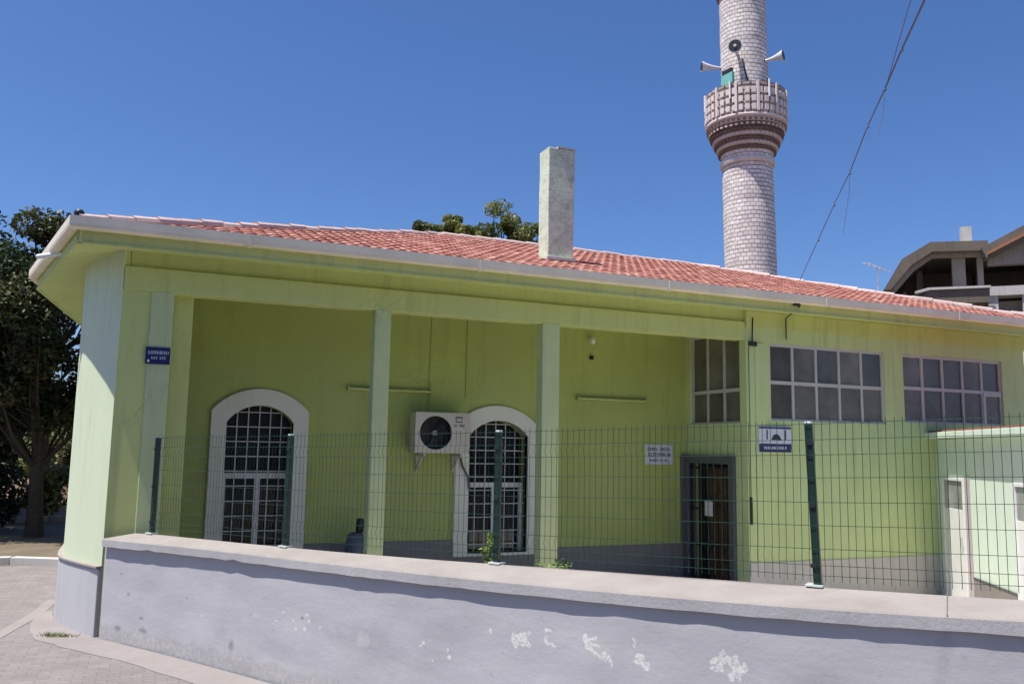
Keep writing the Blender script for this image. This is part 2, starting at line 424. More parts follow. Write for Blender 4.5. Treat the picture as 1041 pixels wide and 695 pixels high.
def glyphs(m, x0, x1, z, h, rnd, put, fill=.78):
    """a row of small blurred-out letter strokes; put(a0,a1,b0,b1) adds a bar"""
    x = x0
    while x < x1:
        w = h * rnd.uniform(.45, .75)
        if x + w > x1: break
        if rnd.random() < fill:
            k = rnd.randrange(4); t = h * .2
            put(m, x, x + t, z, z + h)
            if k in (0, 1): put(m, x + t, x + w, z + h - t, z + h)
            if k in (0, 2): put(m, x + t, x + w, z, z + t)
            if k in (1, 3): put(m, x + w - t, x + w, z, z + h - t * (k == 1))
            if k == 2: put(m, x + t, x + w * .8, z + h * .45, z + h * .62)
        x += w + h * .22

# ------------------------------------------------------------------ dimensions (metres). X along the front, +Y into the building
Y0, YB = 10.70, 12.35          # front plane (columns, beam, right hall wall) and porch back wall
XE, XR = 8.50, 14.85           # porch right end wall, right end of the front
G1, G2, G3 = (-.88, 10.2), (-1.67, 13.8), (-1.0, 22.6)   # eave corners, left side
GR, GRB = (17.6, 10.2), (17.6, 22.6)
ZG = 4.575                     # gutter top
APEX, RIDGE = (5.32, 16.4, 6.49), (11.4, 16.4, 6.49)

# ================================================================== ground
def sheet(name, pts, z, mat, kind='structure'):
    m = MB(); m.add([(x, y, z) for x, y in pts], [tuple(range(len(pts)))])
    return tag(m.build(name, mat), kind=kind)
# one wide sheet of ground, stepped down behind the street wall where the yard lies lower
hole = [(-.38, 10.72), (-.2, 10.5), (1.25, 8.35), (2.55, 6.42), (4.0, 4.25), (5.6, 1.95), (26, -6), (26, 13), (-.38, 13)]
holed_sheet('ground', [(-300, -300), (300, -300), (300, 300), (-300, 300)], hole, -.03, 'earth')
sheet('road', [(-60, -40), (60, -40), (60, 0), (5.9, 1.8), (2.6, 5.6), (-.9, 12.2), (-3.5, 17.2), (-60, 17)], -.012, 'asphalt')
sheet('street_paving', [(-9, 14), (-2.6, 8), (-.6, 6.2), (2, 2.6), (5, -1.2), (5.9, 1.8), (4.0, 3.8), (2.6, 5.6), (1.2, 8.0), (-.35, 10.6), (-.6, 12.2), (-.6, 16.5), (-1.0, 16.8), (-3.5, 17.3), (-14, 17.6)], 0, 'pavers')
sheet('yard_paving', [(-.6, 10.9), (1.0, 8.4), (2.4, 6.3), (3.9, 4.0), (5.5, 1.7), (26.5, -6.5), (26.5, 13.5), (-.6, 13.5)], -.22, 'yard')

# (the yard sheet fills the step)
# pale concrete apron along the foot of the wall and round the pier
def wf(y):  # front line of the low wall's coping, x as a function of y
    return -5.03144e-3 * y**3 + .114186782 * y * y - 1.44726548 * y + 8.06294
def wz(y):  # height of the coping, rising along the street
    T = [(2.0, 1.335), (3.25, 1.28), (3.776, 1.253), (4.2, 1.234), (4.71, 1.215), (5.3, 1.195), (5.97, 1.175), (6.84, 1.15), (7.9, 1.127), (9.19, 1.105), (10.55, 1.075), (11, 1.07)]
    for (a, za), (b, zb) in zip(T, T[1:]):
        if y <= b: return za + (zb - za) * (y - a) / (b - a)
    return T[-1][1]
def wn(y):
    d = Vector((wf(y - .05) - wf(y + .05), -.1)).normalized(); return Vector((d.y, -d.x))  # outward (street side)
m = MB(); inner = []; outer = []
ys = [2.2 + k * .3 for k in range(28)] + [10.6]
for y in ys:
    n = wn(y); p = Vector((wf(y), y)); wob = .02 * math.sin(y * 3.1) + .012 * math.sin(y * 7.7)
    inner.append(p - n * .02); outer.append(p + n * (.40 + wob))
inner += [Vector((-.46, 10.72)), Vector((-.62, 11.1)), Vector((-.80, 11.5)), Vector((-.93, 11.8)), Vector((-1.0, 12.4))]
outer += [Vector((-.78, 10.42)), Vector((-1.0, 10.72)), Vector((-1.12, 11.25)), Vector((-1.16, 11.7)), Vector((-1.14, 12.5))]
vs = [(p.x, p.y, .004) for p in inner] + [(p.x, p.y, .004) for p in outer]; n = len(inner)
m.add(vs, [(i, i + 1, n + i + 1, n + i) for i in range(n - 1)])
tag(m.build('pavement_edge', 'apron'), kind='structure')
# flush edging strip in the paving running off to the left of the pier
m = MB(); m.add([(-1.10, 12.2, .0045), (-1.00, 13.2, .0045), (-1.13, 13.35, .0045), (-1.24, 12.3, .0045)], [(0, 1, 2, 3)])
m.add([(-1.10, 12.2, .0045), (-1.24, 12.3, .0045), (-1.75, 9.6, .0045), (-1.65, 9.5, .0045)], [(0, 1, 2, 3)])
tag(m.build('paving_edging', 'apron'), kind='structure')
# kerb at the far side of the paved place
m = MB()
kx = [(-30, 18.3), (-14, 17.7), (-6, 17.35), (-3.0, 17.25), (-2.1, 17.15), (-1.0, 16.55)]
for a, b in zip(kx, kx[1:]):
    a, b = Vector(a), Vector(b); L = (b - a).length; d = (b - a) / L; nn = Vector((-d.y, d.x)); k = max(1, int(L / 1.0))
    for i in range(k):
        c = a + d * (L * (i + .5) / k)
        m.obox((c.x + nn.x * .08, c.y + nn.y * .08, .05), (d.x * (L / k / 2 - .006), d.y * (L / k / 2 - .006), 0), (nn.x * .08, nn.y * .08, 0), (0, 0, .08))
tag(m.build('kerb', 'concrete_pale', bevel=.012), kind='structure')
# dirt verge and the bank of soil behind it
sheet('verge', [(-60, 19.2), (-3.5, 17.45), (-1.0, 16.75), (-1.0, 27), (-60, 30)], -.002, 'earth')
m = MB(); NX, NY = 40, 14
for j in range(NY):
    for i in range(NX):
        x = -22 + i * .62; y = 27.2 + j * 1.1
        z = .8 * min(1, max(0, (y - 27.2) / 3.2)) ** .8 + .10 * math.sin(x * 2.3 + y) + .07 * math.sin(x * 5.1 - y * 2.2)
        m.v.append((x, y, z - .12))
for j in range(NY - 1):
    for i in range(NX - 1): m.f.append((j * NX + i, j * NX + i + 1, (j + 1) * NX + i + 1, (j + 1) * NX + i))
tag(m.build('soil_bank', 'soil', smooth=True), kind='structure')
m = MB()
for i in range(16): m.box(-14 + i * .9, -14 + i * .9 + .88, 25.6, 25.85, -.03, .16)
tag(m.build('verge_kerb', 'concrete', bevel=.015), kind='structure')

# ================================================================== the mosque
mq = thing('mosque', 'single storey lime green mosque with porch, arched windows and red tiled hip roof', 'mosque', (6, 14, 0))
# porch back wall with two arched openings
W1 = dict(o=(.75, 2.07), i=(.955, 1.86)); W2 = dict(o=(4.29, 5.68), i=(4.52, 5.51))
def win_loops(W, z0=.50):
    return arch(*W['i'], z0, 2.44, 2.68), arch(*W['o'], z0 - .04, 2.60, 2.91)
h1, o1 = win_loops(W1, .62); h2, o2 = win_loops(W2, .55)
dz = -.11; h2 = [(a, b + (dz if b > 1 else 0)) for a, b in h2]; o2 = [(a, b + (dz if b > 1 else 0)) for a, b in o2]
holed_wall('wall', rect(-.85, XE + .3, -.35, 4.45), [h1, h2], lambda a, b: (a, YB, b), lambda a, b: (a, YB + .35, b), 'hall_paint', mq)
# hall front to the right of the porch with two wide windows
UA, UB = (8.965, 11.39, 2.655, 3.88), (11.815, 14.255, 2.70, 3.875)
holed_wall('wall', rect(XE, XR, -.35, 4.42), [rect(*UA), rect(*UB)], lambda a, b: (a, Y0, b), lambda a, b: (a, Y0 + .14, b), 'front_paint', mq)
# end wall of the porch (faces left) with a window and the entrance
PW = (10.83, 12.20, 2.60, 4.10); PD = (11.03, 12.31, .0, 1.97)
holed_wall('wall', rect(Y0 + .142, YB - .002, -.35, 4.45), [rect(Y0 + .165, PW[1], PW[2], PW[3]), rect(Y0 + .36, PD[1], PD[2], PD[3])], lambda a, b: (XE, a, b), lambda a, b: (XE + .25, a, b), 'front_paint', mq)
# rest of the shell
m = MB(); m.box(XR - .25, XR, Y0 + .252, 22.2, -.35, 4.42); m.box(-.75, XR - .252, 22.0, 22.25, -.35, 4.42)
m.box(XE + .252, XE + .5, YB + .36, 22, -.35, 4.42)
m.build('wall', 'front_paint', mq)
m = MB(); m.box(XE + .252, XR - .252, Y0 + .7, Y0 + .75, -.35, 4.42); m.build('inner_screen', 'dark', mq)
# rounded street corner: upper wall and projecting plinth
cor = [(-.41, 10.705), (-.50, 10.86), (-.60, 11.08), (-.71, 11.32), (-.80, 11.55), (-.865, 11.76), (-.90, 12.0), (-.92, 12.4), (-.93, 13.4), (-.78, 22.2)]
def off(poly, d):
    r = []
    for i, p in enumerate(poly):
        a = Vector(poly[max(0, i - 1)]); b = Vector(poly[min(len(poly) - 1, i + 1)]); t = (b - a).normalized()
        r.append((p[0] - t.y * d, p[1] + t.x * d))
    return r
ci = off(cor, -.30)
def ribbon(po, pi_, z0, z1):
    m = MB(); n = len(po)
    m.v = [(*p, z0) for p in po] + [(*p, z1) for p in po] + [(*p, z0) for p in pi_] + [(*p, z1) for p in pi_]
    for i in range(n - 1):
        m.f += [(i, i + 1, n + i + 1, n + i), (2 * n + i, 3 * n + i, 3 * n + i + 1, 2 * n + i + 1), (n + i, n + i + 1, 3 * n + i + 1, 3 * n + i), (i, 2 * n + i, 2 * n + i + 1, i + 1)]
    m.f += [(0, n, 3 * n, 2 * n), (n - 1, 2 * n + n - 1, 3 * n + n - 1, n + n - 1)]; return m
m = ribbon(cor, [(-.395, 10.73) if i == 0 else (a, b) for i, (a, b) in enumerate(ci)], .70, 4.40)
m.build('corner_wall', 'pier_paint', mq)
cp = off(cor, .045); cp[0] = (-.44, 10.685)
m = ribbon(cp, off(cor, -.2), -.15, .73); m.build('plinth', 'pier_plinth', mq, bevel=.012)
m = ribbon([(a, b) for a, b in off(cor, .062)], off(cor, -.1), .732, .765); m.build('plinth_cap', 'coping', mq, bevel=.008)
# front return of the corner, between the rounded wall and the first column
m = MB(); m.box(-.406, .02, Y0 + .012, Y0 + .32, -.35, 3.898); m.build('wall', 'eave_paint', mq)
m = MB(); m.box(-.406, -.345, Y0 + .03, Y0 + .3, 3.9, 4.40); m.build('wall', 'eave_paint', mq)
m = MB(); m.box(.02, .385, Y0 + .25, Y0 + .50, -.35, 4.2); m.build('wall', 'eave_paint', mq)
m = MB(); m.box(.39, XE - .002, Y0 + .26, YB - .003, -.34, -.001); m.build('porch_floor', 'yard', mq)
# columns
for (a, b) in ((-.095, .155), (2.59, 2.80), (4.99, 5.255)):
    m = MB(); m.box(a, b, Y0, Y0 + (.20 if a > 0 else .2), -.35, 3.905)
    m.build('column', 'column_paint', mq, bevel=.008)
m = MB(); m.box(XE + .165, XE + .34, Y0 - .018, Y0 + .10, -.35, 3.86); m.build('pilaster', 'front_paint', mq, bevel=.006)
# beam over the columns, frieze and soffit
m = MB(); m.box(-.40, XE - .003, Y0 + .004, Y0 + .24, 3.90, 4.185); m.build('beam', 'eave_paint', mq, bevel=.008)
m = MB(); m.box(-.34, XE + .0, Y0 + .05, Y0 + .23, 4.187, 4.42); m.build('frieze', 'eave_paint', mq)
m = MB(); m.box(XE, XR + .02, Y0 - .022, Y0 - .002, 4.10, 4.36); m.build('frieze', 'eave_paint', mq, bevel=.004)
m = MB(); m.box(-.4, XE - .003, Y0 + .24, YB + .02, 4.16, 4.20); m.build('porch_ceiling', 'eave_paint', mq)
# soffit boards under the eaves (front, left chamfer, left side)
def soffit(a, b, c, d, name='soffit'):
    m = MB(); z0 = 4.33; m.add([(*a, z0 - .022), (*b, z0 - .022), (*c, z0 + .05), (*d, z0 + .05), (*a, z0 + .0), (*b, z0 + .0), (*c, z0 + .075), (*d, z0 + .075)],
        [(0, 1, 2, 3), (4, 7, 6, 5), (0, 4, 5, 1), (1, 5, 6, 2), (2, 6, 7, 3), (3, 7, 4, 0)])
    m.build(name, 'eave_paint', mq)
soffit((G1[0] + .06, G1[1] + .04), (GR[0], GR[1] + .04), (GR[0], Y0 + .1), (-.40, Y0 + .1))
soffit((G2[0] + .05, G2[1]), (G1[0] + .05, G1[1] + .04), (-.40, Y0 + .1), (-.80, 13.3))
soffit((G3[0] + .05, G3[1]), (G2[0] + .05, G2[1]), (-.80, 13.3), (-.6, 22.2))
# green fascia and grey gutter
def run(a, b, off0, off1, z0, z1):
    a, b = Vector(a), Vector(b); d = (b - a).normalized(); n = Vector((d.y, -d.x))
    P = [a + n * off0, b + n * off0, b + n * off1, a + n * off1]
    return [(p.x, p.y, z0) for p in P] + [(p.x, p.y, z1) for p in P]
BX = [(3, 2, 1, 0), (4, 5, 6, 7), (0, 1, 5, 4), (1, 2, 6, 5), (2, 3, 7, 6), (3, 0, 4, 7)]
for a, b in ((G1, GR), (G2, G1), (G3, G2)):
    m = MB(); m.add(run(a, b, -.055, -.025, 4.30, 4.50), BX); m.add(run(a, b, -.023, -.012, 4.300, 4.322), BX)
    m.build('fascia', 'eave_paint', mq)
# gutter: half-round-fronted box profile swept along the eave, with overlapping lap joints
prof = [(-.02, 4.572), (-.02, 4.452), (.005, 4.437), (.06, 4.437), (.088, 4.455), (.095, 4.49), (.095, 4.575), (.083, 4.575), (.083, 4.49), (.07, 4.458), (.0, 4.455), (-.008, 4.572)]
def sweep(path, prof, name, mat):
    m = MB(); path = [Vector(p) for p in path]; n = len(prof)
    for i, p in enumerate(path):
        d0 = (path[i] - path[i - 1]).normalized() if i else (path[1] - path[0]).normalized()
        d1 = (path[i + 1] - path[i]).normalized() if i < len(path) - 1 else d0
        n0, n1 = Vector((d0.y, -d0.x)), Vector((d1.y, -d1.x)); nn = (n0 + n1); nn = nn / max(.3, nn.dot(n0) )
        m.v += [(p.x + nn.x * o, p.y + nn.y * o, z) for o, z in prof]
    for i in range(len(path) - 1):
        for k in range(n): m.f.append((i * n + k, i * n + (k + 1) % n, (i + 1) * n + (k + 1) % n, (i + 1) * n + k))
    m.f += [tuple(range(n)), tuple(range((len(path) - 1) * n, len(path) * n))[::-1]]
    return m.build(name, mat, mq)
gut = sweep([G3, G2, G1, GR], prof, 'gutter', 'gutter')
for x in [k * 2.9 + .9 for k in range(6)]:
    m = MB(); m.box(x, x + .05, G1[1] - .10, G1[1] + .02, 4.432, 4.577)
    m.build('joint', 'gutter', gut)
m = MB(); m.tube([(-1.02, 11.45, 4.43), (-1.30, 11.72, 4.42), (-1.44, 11.86, 4.415)], .03, 10); m.build('spout', 'white_plastic', gut)
m = MB(); m.lathe([(.0, 4.58), (.04, 4.59), (.055, 4.63), (.04, 4.665), (0, 4.675)], 12, (G1[0] + .0, G1[1] + .02)); m.build('finial', 'dark', mq, smooth=True)
# plinths
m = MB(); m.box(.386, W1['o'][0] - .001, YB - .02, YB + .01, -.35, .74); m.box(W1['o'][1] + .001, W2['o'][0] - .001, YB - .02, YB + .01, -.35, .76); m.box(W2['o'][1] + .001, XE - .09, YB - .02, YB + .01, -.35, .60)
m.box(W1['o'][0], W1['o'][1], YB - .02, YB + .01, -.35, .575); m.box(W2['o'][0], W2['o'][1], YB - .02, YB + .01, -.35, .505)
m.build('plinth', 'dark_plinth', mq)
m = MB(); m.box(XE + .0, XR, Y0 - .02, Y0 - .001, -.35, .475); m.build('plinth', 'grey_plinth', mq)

def arched_window(hole, outer, W, za):
    x0, x1 = W['i']; zb = min(p[1] for p in hole)
    # white surround, cut like the opening
    s = holed_wall('arched_window', outer, [hole], lambda a, b: (a, YB - .045, b), lambda a, b: (a, YB + .14, b), 'white_paint', mq)
    g = MB(); g.box(x0 - .02, x1 + .02, YB + .24, YB + .25, zb, za); g.build('pane', 'glass', s)
    f = MB(); zt = zb + 1.08 if x0 < 3 else zb + 1.02
    xm = (x0 + x1) / 2 + .02
    f.box(x0, x1, YB + .19, YB + .235, zt - .04, zt + .035)
    f.box(xm - .04, xm + .04, YB + .192, YB + .233, zb, zt - .04)
    f.box(x0, x0 + .05, YB + .194, YB + .236, zb, zt - .04); f.box(x1 - .05, x1, YB + .194, YB + .236, zb, zt - .04)
    f.build('frame', 'white_plastic', s)
    b = MB(); r = .0075; nb = 6
    zs = za - (.24)
    def top(x):
        w = (x1 - x0) / 2; h = .24; rr = (w * w + h * h) / (2 * h); return za - rr + math.sqrt(max(0, rr * rr - (x - (x0 + x1) / 2) ** 2))
    for k in range(1, nb):
        x = x0 + (x1 - x0) * k / nb; b.tube([(x, YB + .12, zb), (x, YB + .12, top(x))], r, 6)
    z = zb + .12
    while z < za - .05:
        w = (x1 - x0) / 2; h = .24; rr = (w * w + h * h) / (2 * h); dx = w
        if z > zs: dx = math.sqrt(max(0, rr * rr - (z - (za - rr)) ** 2))
        b.tube([((x0 + x1) / 2 - dx, YB + .105, z), ((x0 + x1) / 2 + dx, YB + .105, z)], r, 6); z += .205
    b.build('grille', 'grille_white', s)
arched_window(h1, o1, W1, 2.68); arched_window(h2, o2, W2, 2.57)

def bar_window(x0, x1, z0, z1, nc, fa, zm, extra=None):
    """upper window: casing bars and panes; fa(a, depth, z) maps to the wall"""
    g = MB(); t = .022
    def bar(m, a0, a1, d0, d1, b0, b1):
        P = [fa(a, d, b) for b in (b0, b1) for a, d in ((a0, d0), (a1, d0), (a1, d1), (a0, d1))]
        m.add(P, BX)
    fr = MB()
    bar(fr, x0, x1, .03, .09, z1 - .05, z1); bar(fr, x0, x1, .03, .09, z0, z0 + .03)
    bar(fr, x0, x0 + .035, .032, .088, z0 + .03, z1 - .05); bar(fr, x1 - .045, x1, .032, .088, z0 + .03, z1 - .05)
    bar(fr, x0 + .035, x1 - .045, .034, .086, zm - .028, zm + .028)
    for k in range(1, nc):
        a = x0 + (x1 - x0) * k / nc
        bar(fr, a - t, a + t, .036, .084, z0 + .03, zm - .028); bar(fr, a - t, a + t, .036, .084, zm + .028, z1 - .05)
    if extra:
        for e in extra: bar(fr, *e)
    f = fr.build('window', 'frame', mq)
    for k in range(nc):
        for (b0, b1) in ((z0, zm), (zm, z1)):
            p = MB(); a0 = x0 + (x1 - x0) * k / nc; a1 = x0 + (x1 - x0) * (k + 1) / nc; j = random.uniform(-.006, .006)
            bar(p, a0 + .004, a1 - .004, .062 + j, .068 + j, b0 + .004, b1 - .004); p.build('pane', 'blind_glass%d' % random.choice((0, 0, 1, 1, 2, 3)), f)
    return f
fxz = lambda a, d, b: (a, Y0 + d, b)
bar_window(*UA, 5, fxz, 3.255)
a = UB[0] + (UB[1] - UB[0]) * .8
bar_window(*UB, 5, fxz, 3.29, [(a + .02, UB[1] - .02, .02, .09, 3.22, 3.285), (a + .0, a + .06, .02, .09, UB[2] + .02, 3.22)])
bar_window(Y0 + .165, PW[1], PW[2], PW[3], 3, lambda a, d, b: (XE + d, a, b), 3.13)
# entrance: grey casing, barred gate, brown door behind, sheet of paper on the bars
d = MB()
d.box(XE - .06, XE + .12, Y0 + .29, Y0 + .40, -.35, 2.085); d.box(XE - .06, XE + .12, PD[1] - .04, YB - .001, -.35, 2.085); d.box(XE - .06, XE + .12, Y0 + .40, PD[1] - .04, 1.95, 2.085)
d.box(XE - .12, XE - .06, YB - .07, YB - .001, -.35, 2.08)
door = d.build('door', 'casing', mq, bevel=.006)
g = MB()
for k in range(10):
    y = Y0 + .43 + k * (PD[1] - Y0 - .50) / 9; g.box(XE + .02, XE + .035, y - .008, y + .008, .0, 1.94)
for z in (.06, .62, 1.2, 1.88): g.box(XE + .016, XE + .04, Y0 + .40, PD[1] - .04, z - .018, z + .018)
g.build('grille', 'black_iron', door)
g = MB(); g.box(XE + .18, XE + .22, 11.42, 11.98, 0, 1.90); g.build('door_leaf', 'wood', door, bevel=.006)
g = MB(); g.box(XE + .222, XE + .24, Y0 + .3, YB - .05, -.05, 2.1); g.build('backing', 'dark', door)  # near-black sheet stands in for the dark room behind the gate
g = MB(); g.box(XE + .008, XE + .0135, 11.62, 11.83, 1.10, 1.34); g.build('notice', 'paper', door)
# roof: courses of pan tiles on each slope
def tiles(P, Q, poly, up, name, rows=.30, wave=.165, amp=.022):
    """P->Q eave line (3D), poly: s-limits at slope distance t via function lim(t)->(s0,s1); up: unit up-slope vector"""
    P, Q, up = Vector(P), Vector(Q), Vector(up).normalized(); d = (Q - P).normalized(); nrm = d.cross(up).normalized()
    if nrm.z < 0: nrm = -nrm
    tmax, lim = poly; m = MB(); m.tone = []; t0 = -.06; ri = 0; rnd = random.Random(3)
    while t0 < tmax:
        t1 = min(t0 + rows + .03, tmax); s0, s1 = lim(max(0, t0)); u0, u1 = lim(max(0, t1))
        n = max(2, int((s1 - s0) / wave * 6)); base = len(m.v); sh = 0
        jit = {}
        for k in range(n + 1):
            s = s0 + (s1 - s0) * k / n; ph = (s / wave) % 1.0; ti = int(s / wave)
            if ti not in jit: jit[ti] = (rnd.uniform(-.004, .004), rnd.random())
            h = amp * abs(math.sin(math.pi * ph)) ** .7; jz = jit[ti][0]
            sc = min(max(s, u0), u1)
            a = P + d * s + up * t0 + nrm * (.032 + h + jz); b = P + d * sc + up * t1 + nrm * (.020 + h)
            c = P + d * s + up * t0 + nrm * (.010 + h * .7)
            m.v += [tuple(c), tuple(a), tuple(b)]
            if k:
                o = base + (k - 1) * 3
                m.f += [(o, o + 3, o + 4, o + 1), (o + 1, o + 4, o + 5, o + 2)]
                m.tone += [jit[ti][1] * .8, jit[ti][1]]
        t0 += rows; ri += 1
    return m.build(name, 'tile', mq)
def slope(P, Q, apex_s, apex_e):
    """eave P->Q, ridge from apex_s to apex_e (3D)"""
    P, Q, A, B = map(Vector, (P, Q, apex_s, apex_e)); d = (Q - P).normalized()
    r = A - P; sA = r.dot(d); u = r - d * sA; T = u.length; u = u / T; sB = (B - P).dot(d); L = (Q - P).length
    return (T, lambda t: (sA * t / T, L + (sB - L) * t / T)), u
E3 = lambda p: (p[0], p[1], ZG - .085)
for P, Q, A, B in ((G1, GR, APEX, RIDGE), (G2, G1, APEX, APEX), (G3, G2, APEX, APEX), (GR, GRB, RIDGE, RIDGE), (GRB, G3, RIDGE, APEX)):
    poly, u = slope(E3(P), E3(Q), A, B); tiles(E3(P), E3(Q), poly, u, 'roof')
# solid deck under the tiles so that the roof is closed
m = MB(); m.v = [E3(G1), E3(GR), E3(GRB), E3(G3), E3(G2), APEX, RIDGE]; m.v = [(a, b, c - .01) for a, b, c in m.v]
m.f = [(0, 1, 6, 5), (1, 2, 6), (2, 3, 5, 6), (3, 4, 5), (4, 0, 5)]; m.build('roof_deck', 'concrete_dark', mq)
# ridge and hip tiles bedded in pale mortar
def ridge_line(a, b, name='ridge_tiles'):
    a, b = Vector(a), Vector(b); L = (b - a).length; d = (b - a) / L; m = MB(); k = int(L / .36); rnd = random.Random(5)
    for i in range(k):
        p = a + d * (i * L / k); q = a + d * ((i + 1) * L / k + .03); z = Vector((0, 0, rnd.uniform(-.012, .018)))
        m.tube([p + z, q + z], [.085, .070], 10)
    return m.build(name, 'mortar_tile', mq)
for c in (G1, G2, G3): ridge_line((c[0], c[1], ZG - .045), APEX)
for c in (GR, GRB): ridge_line((c[0], c[1], ZG - .045), RIDGE)
ridge_line(APEX, RIDGE)
# chimney, rough rendered, slightly out of true
m = MB(); cx0, cx1, cy0, cy1 = 5.855, 6.325, 12.42, 12.80
zs = [5.05, 5.5, 5.95, 6.4, 6.85, 7.19]; rnd = random.Random(11); N = len(zs)
for z in zs:
    w = rnd.uniform(-.008, .008); k = (z - 5.05) * .006
    m.v += [(cx0 + w + k, cy0 + rnd.uniform(-.006, .006), z), (cx1 + w + k + (z - 5.05) * .012, cy0 + w, z), (cx1 + w + k + (z - 5.05) * .012, cy1, z), (cx0 + w + k, cy1, z)]
for i in range(N - 1):
    for k in range(4): m.f.append((i * 4 + k, i * 4 + (k + 1) % 4, i * 4 + 4 + (k + 1) % 4, i * 4 + 4 + k))
m.f += [(3, 2, 1, 0), tuple(range((N - 1) * 4, N * 4))]
ch = m.build('chimney', 'chimney', mq, bevel=.014)
m = MB(); m.box(cx0 + .17, cx1 + .03, cy0 - .018, cy1 + .02, 7.192, 7.215); m.build('cap_slab', 'concrete_pale', ch)
m = MB(); m.obox((cx0 + .235, cy0 - .03, 5.27), (.26, 0, 0), (0, .03, 0), (0, -.0, .022)); m.build('flashing', 'grey_plinth', ch)
# service cables down the wall by the porch corner
m = MB(); m.tube([(8.62, Y0 - .03, 4.25), (8.61, Y0 - .03, 4.05), (8.60, Y0 - .03, 3.84)], .011, 6); m.box(8.53, 8.68, Y0 - .05, Y0 - .03, 3.80, 3.87)
m.tube([(8.545, Y0 - .012, 1.46), (8.55, Y0 - .012, 1.05)], .022, 6); m.tube([(8.545, Y0 - .012, 3.8), (8.545, Y0 - .012, 1.46)], .005, 6)
m.build('conduit', 'black_iron', mq)
m = MB(); m.tube([(9.05, G1[1] - .02, 4.42), (9.13, G1[1] - .02, 4.40), (9.25, Y0 - .06, 4.28), (9.27, Y0 - .04, 3.95)], .010, 6); m.obox((9.06, G1[1] - .03, 4.43), (.05, 0, 0), (0, .03, 0), (0, 0, .025))
m.build('drip_pipe', 'black_iron', mq)
m = MB(); m.tube([(3.86, YB - .012, 2.66), (3.87, YB - .012, 4.1)], .006, 5); m.tube([(4.45, YB - .012, 2.9), (4.46, YB - .012, 4.1)], .007, 5)
m.build('conduit', 'hall_paint', mq)

# ================================================================== things fixed to the mosque
# air conditioner
ac = thing('air_conditioner', 'white outdoor air conditioner unit with black fan hung beside the second arched window', 'air conditioner', (3.97, YB - .25, 2.05))
ax0, ax1, ay0, ay1, az0, az1 = 3.545, 4.385, 11.95, 12.27, 2.055, 2.65
fc, fr_ = (3.86, 2.352), .247
N = 40; ring = [(fc[0] + fr_ * math.cos(2 * math.pi * k / N), fc[1] + fr_ * math.sin(2 * math.pi * k / N)) for k in range(N)]
holed_wall('casing', rect(ax0, ax1, az0, az1), [ring], lambda a, b: (a, ay0, b), lambda a, b: (a, ay0 + .03, b), 'ac_case', ac)
m = MB(); m.box(ax0 + .002, ax1 - .002, ay0 + .2, ay1, az0 + .002, az1 - .002)
for (a, b, c, dd) in ((ax0 + .002, ax1 - .002, az0 + .001, az0 + .015), (ax0 + .002, ax1 - .002, az1 - .015, az1 - .001), (ax0 + .001, ax0 + .015, az0 + .015, az1 - .015), (ax1 - .015, ax1 - .001, az0 + .015, az1 - .015)): m.box(a, b, ay0 + .03, ay0 + .2, c, dd)
m.build('body', 'ac_case', ac)
m = MB(); m.box(fc[0] - .26, fc[0] + .26, ay0 + .15, ay0 + .16, fc[1] - .26, fc[1] + .26); m.build('shroud', 'dark', ac)
m = MB()
for k in range(3):
    a = k * 2.094 + .4
    P = [(fc[0] + math.cos(a + da) * rr, ay0 + .09 + dy, fc[1] + math.sin(a + da) * rr) for rr, da, dy in ((.04, 0, 0), (.228, -.35, 0), (.222, .75, .05), (.04, .9, .04))]
    m.add(P + [(x, y + .006, z) for x, y, z in P], BX)
fan = m.build('fan', 'black_iron', ac)
m = MB(); m.tube([(fc[0], ay0 + .05, fc[1]), (fc[0], ay0 + .13, fc[1])], .038, 16); m.build('hub', 'ac_case', fan)
m = MB()
for r in (.05, .09, .13, .17, .205, .24): m.tube([(fc[0] + r * math.cos(2 * math.pi * k / 30), ay0 + .012, fc[1] + r * math.sin(2 * math.pi * k / 30)) for k in range(31)], .0022, 4)
for k in range(4):
    a = k * math.pi / 4; m.tube([(fc[0] - .245 * math.cos(a), ay0 + .016, fc[1] - .245 * math.sin(a)), (fc[0] + .245 * math.cos(a), ay0 + .016, fc[1] + .245 * math.sin(a))], .003, 4)
m.build('fan_guard', 'black_iron', ac)
m = MB(); m.box(4.16, 4.27, ay0 - .004, ay0 - .001, 2.575, 2.595); m.box(4.16, 4.27, ay0 - .004, ay0 - .001, 2.51, 2.525); m.box(4.16, 4.172, ay0 - .0045, ay0 - .001, 2.525, 2.575); m.box(4.255, 4.268, ay0 - .0045, ay0 - .001, 2.555, 2.575)
rnd = random.Random(4); glyphs(m, 4.14, 4.31, 2.445, .035, rnd, lambda m, a, b, c, e: m.box(a, b, ay0 - .004, ay0 - .001, c, e)); m.build('badge', 'casing', ac)
for x in (3.68, 4.25):
    m = MB(); m.box(x, x + .035, ay0 + .01, YB - .002, az0 - .04, az0 - .003); m.box(x, x + .035, YB - .03, YB - .002, az0 - .28, az0 - .04); m.obox((x + .0175, YB - .16, az0 - .14), (.012, 0, 0), (0, .13, -.10), (0, .008, .010))
    m.build('bracket', 'frame', ac)
m = MB(); m.tube([(4.3, YB - .1, az0 - .01), (4.37, YB - .08, az0 - .08), (4.41, YB - .06, az0 - .20), (4.50, YB - .07, az0 - .36), (4.53, YB - .06, az0 - .55)], .016, 8); m.build('hose', 'casing', ac)
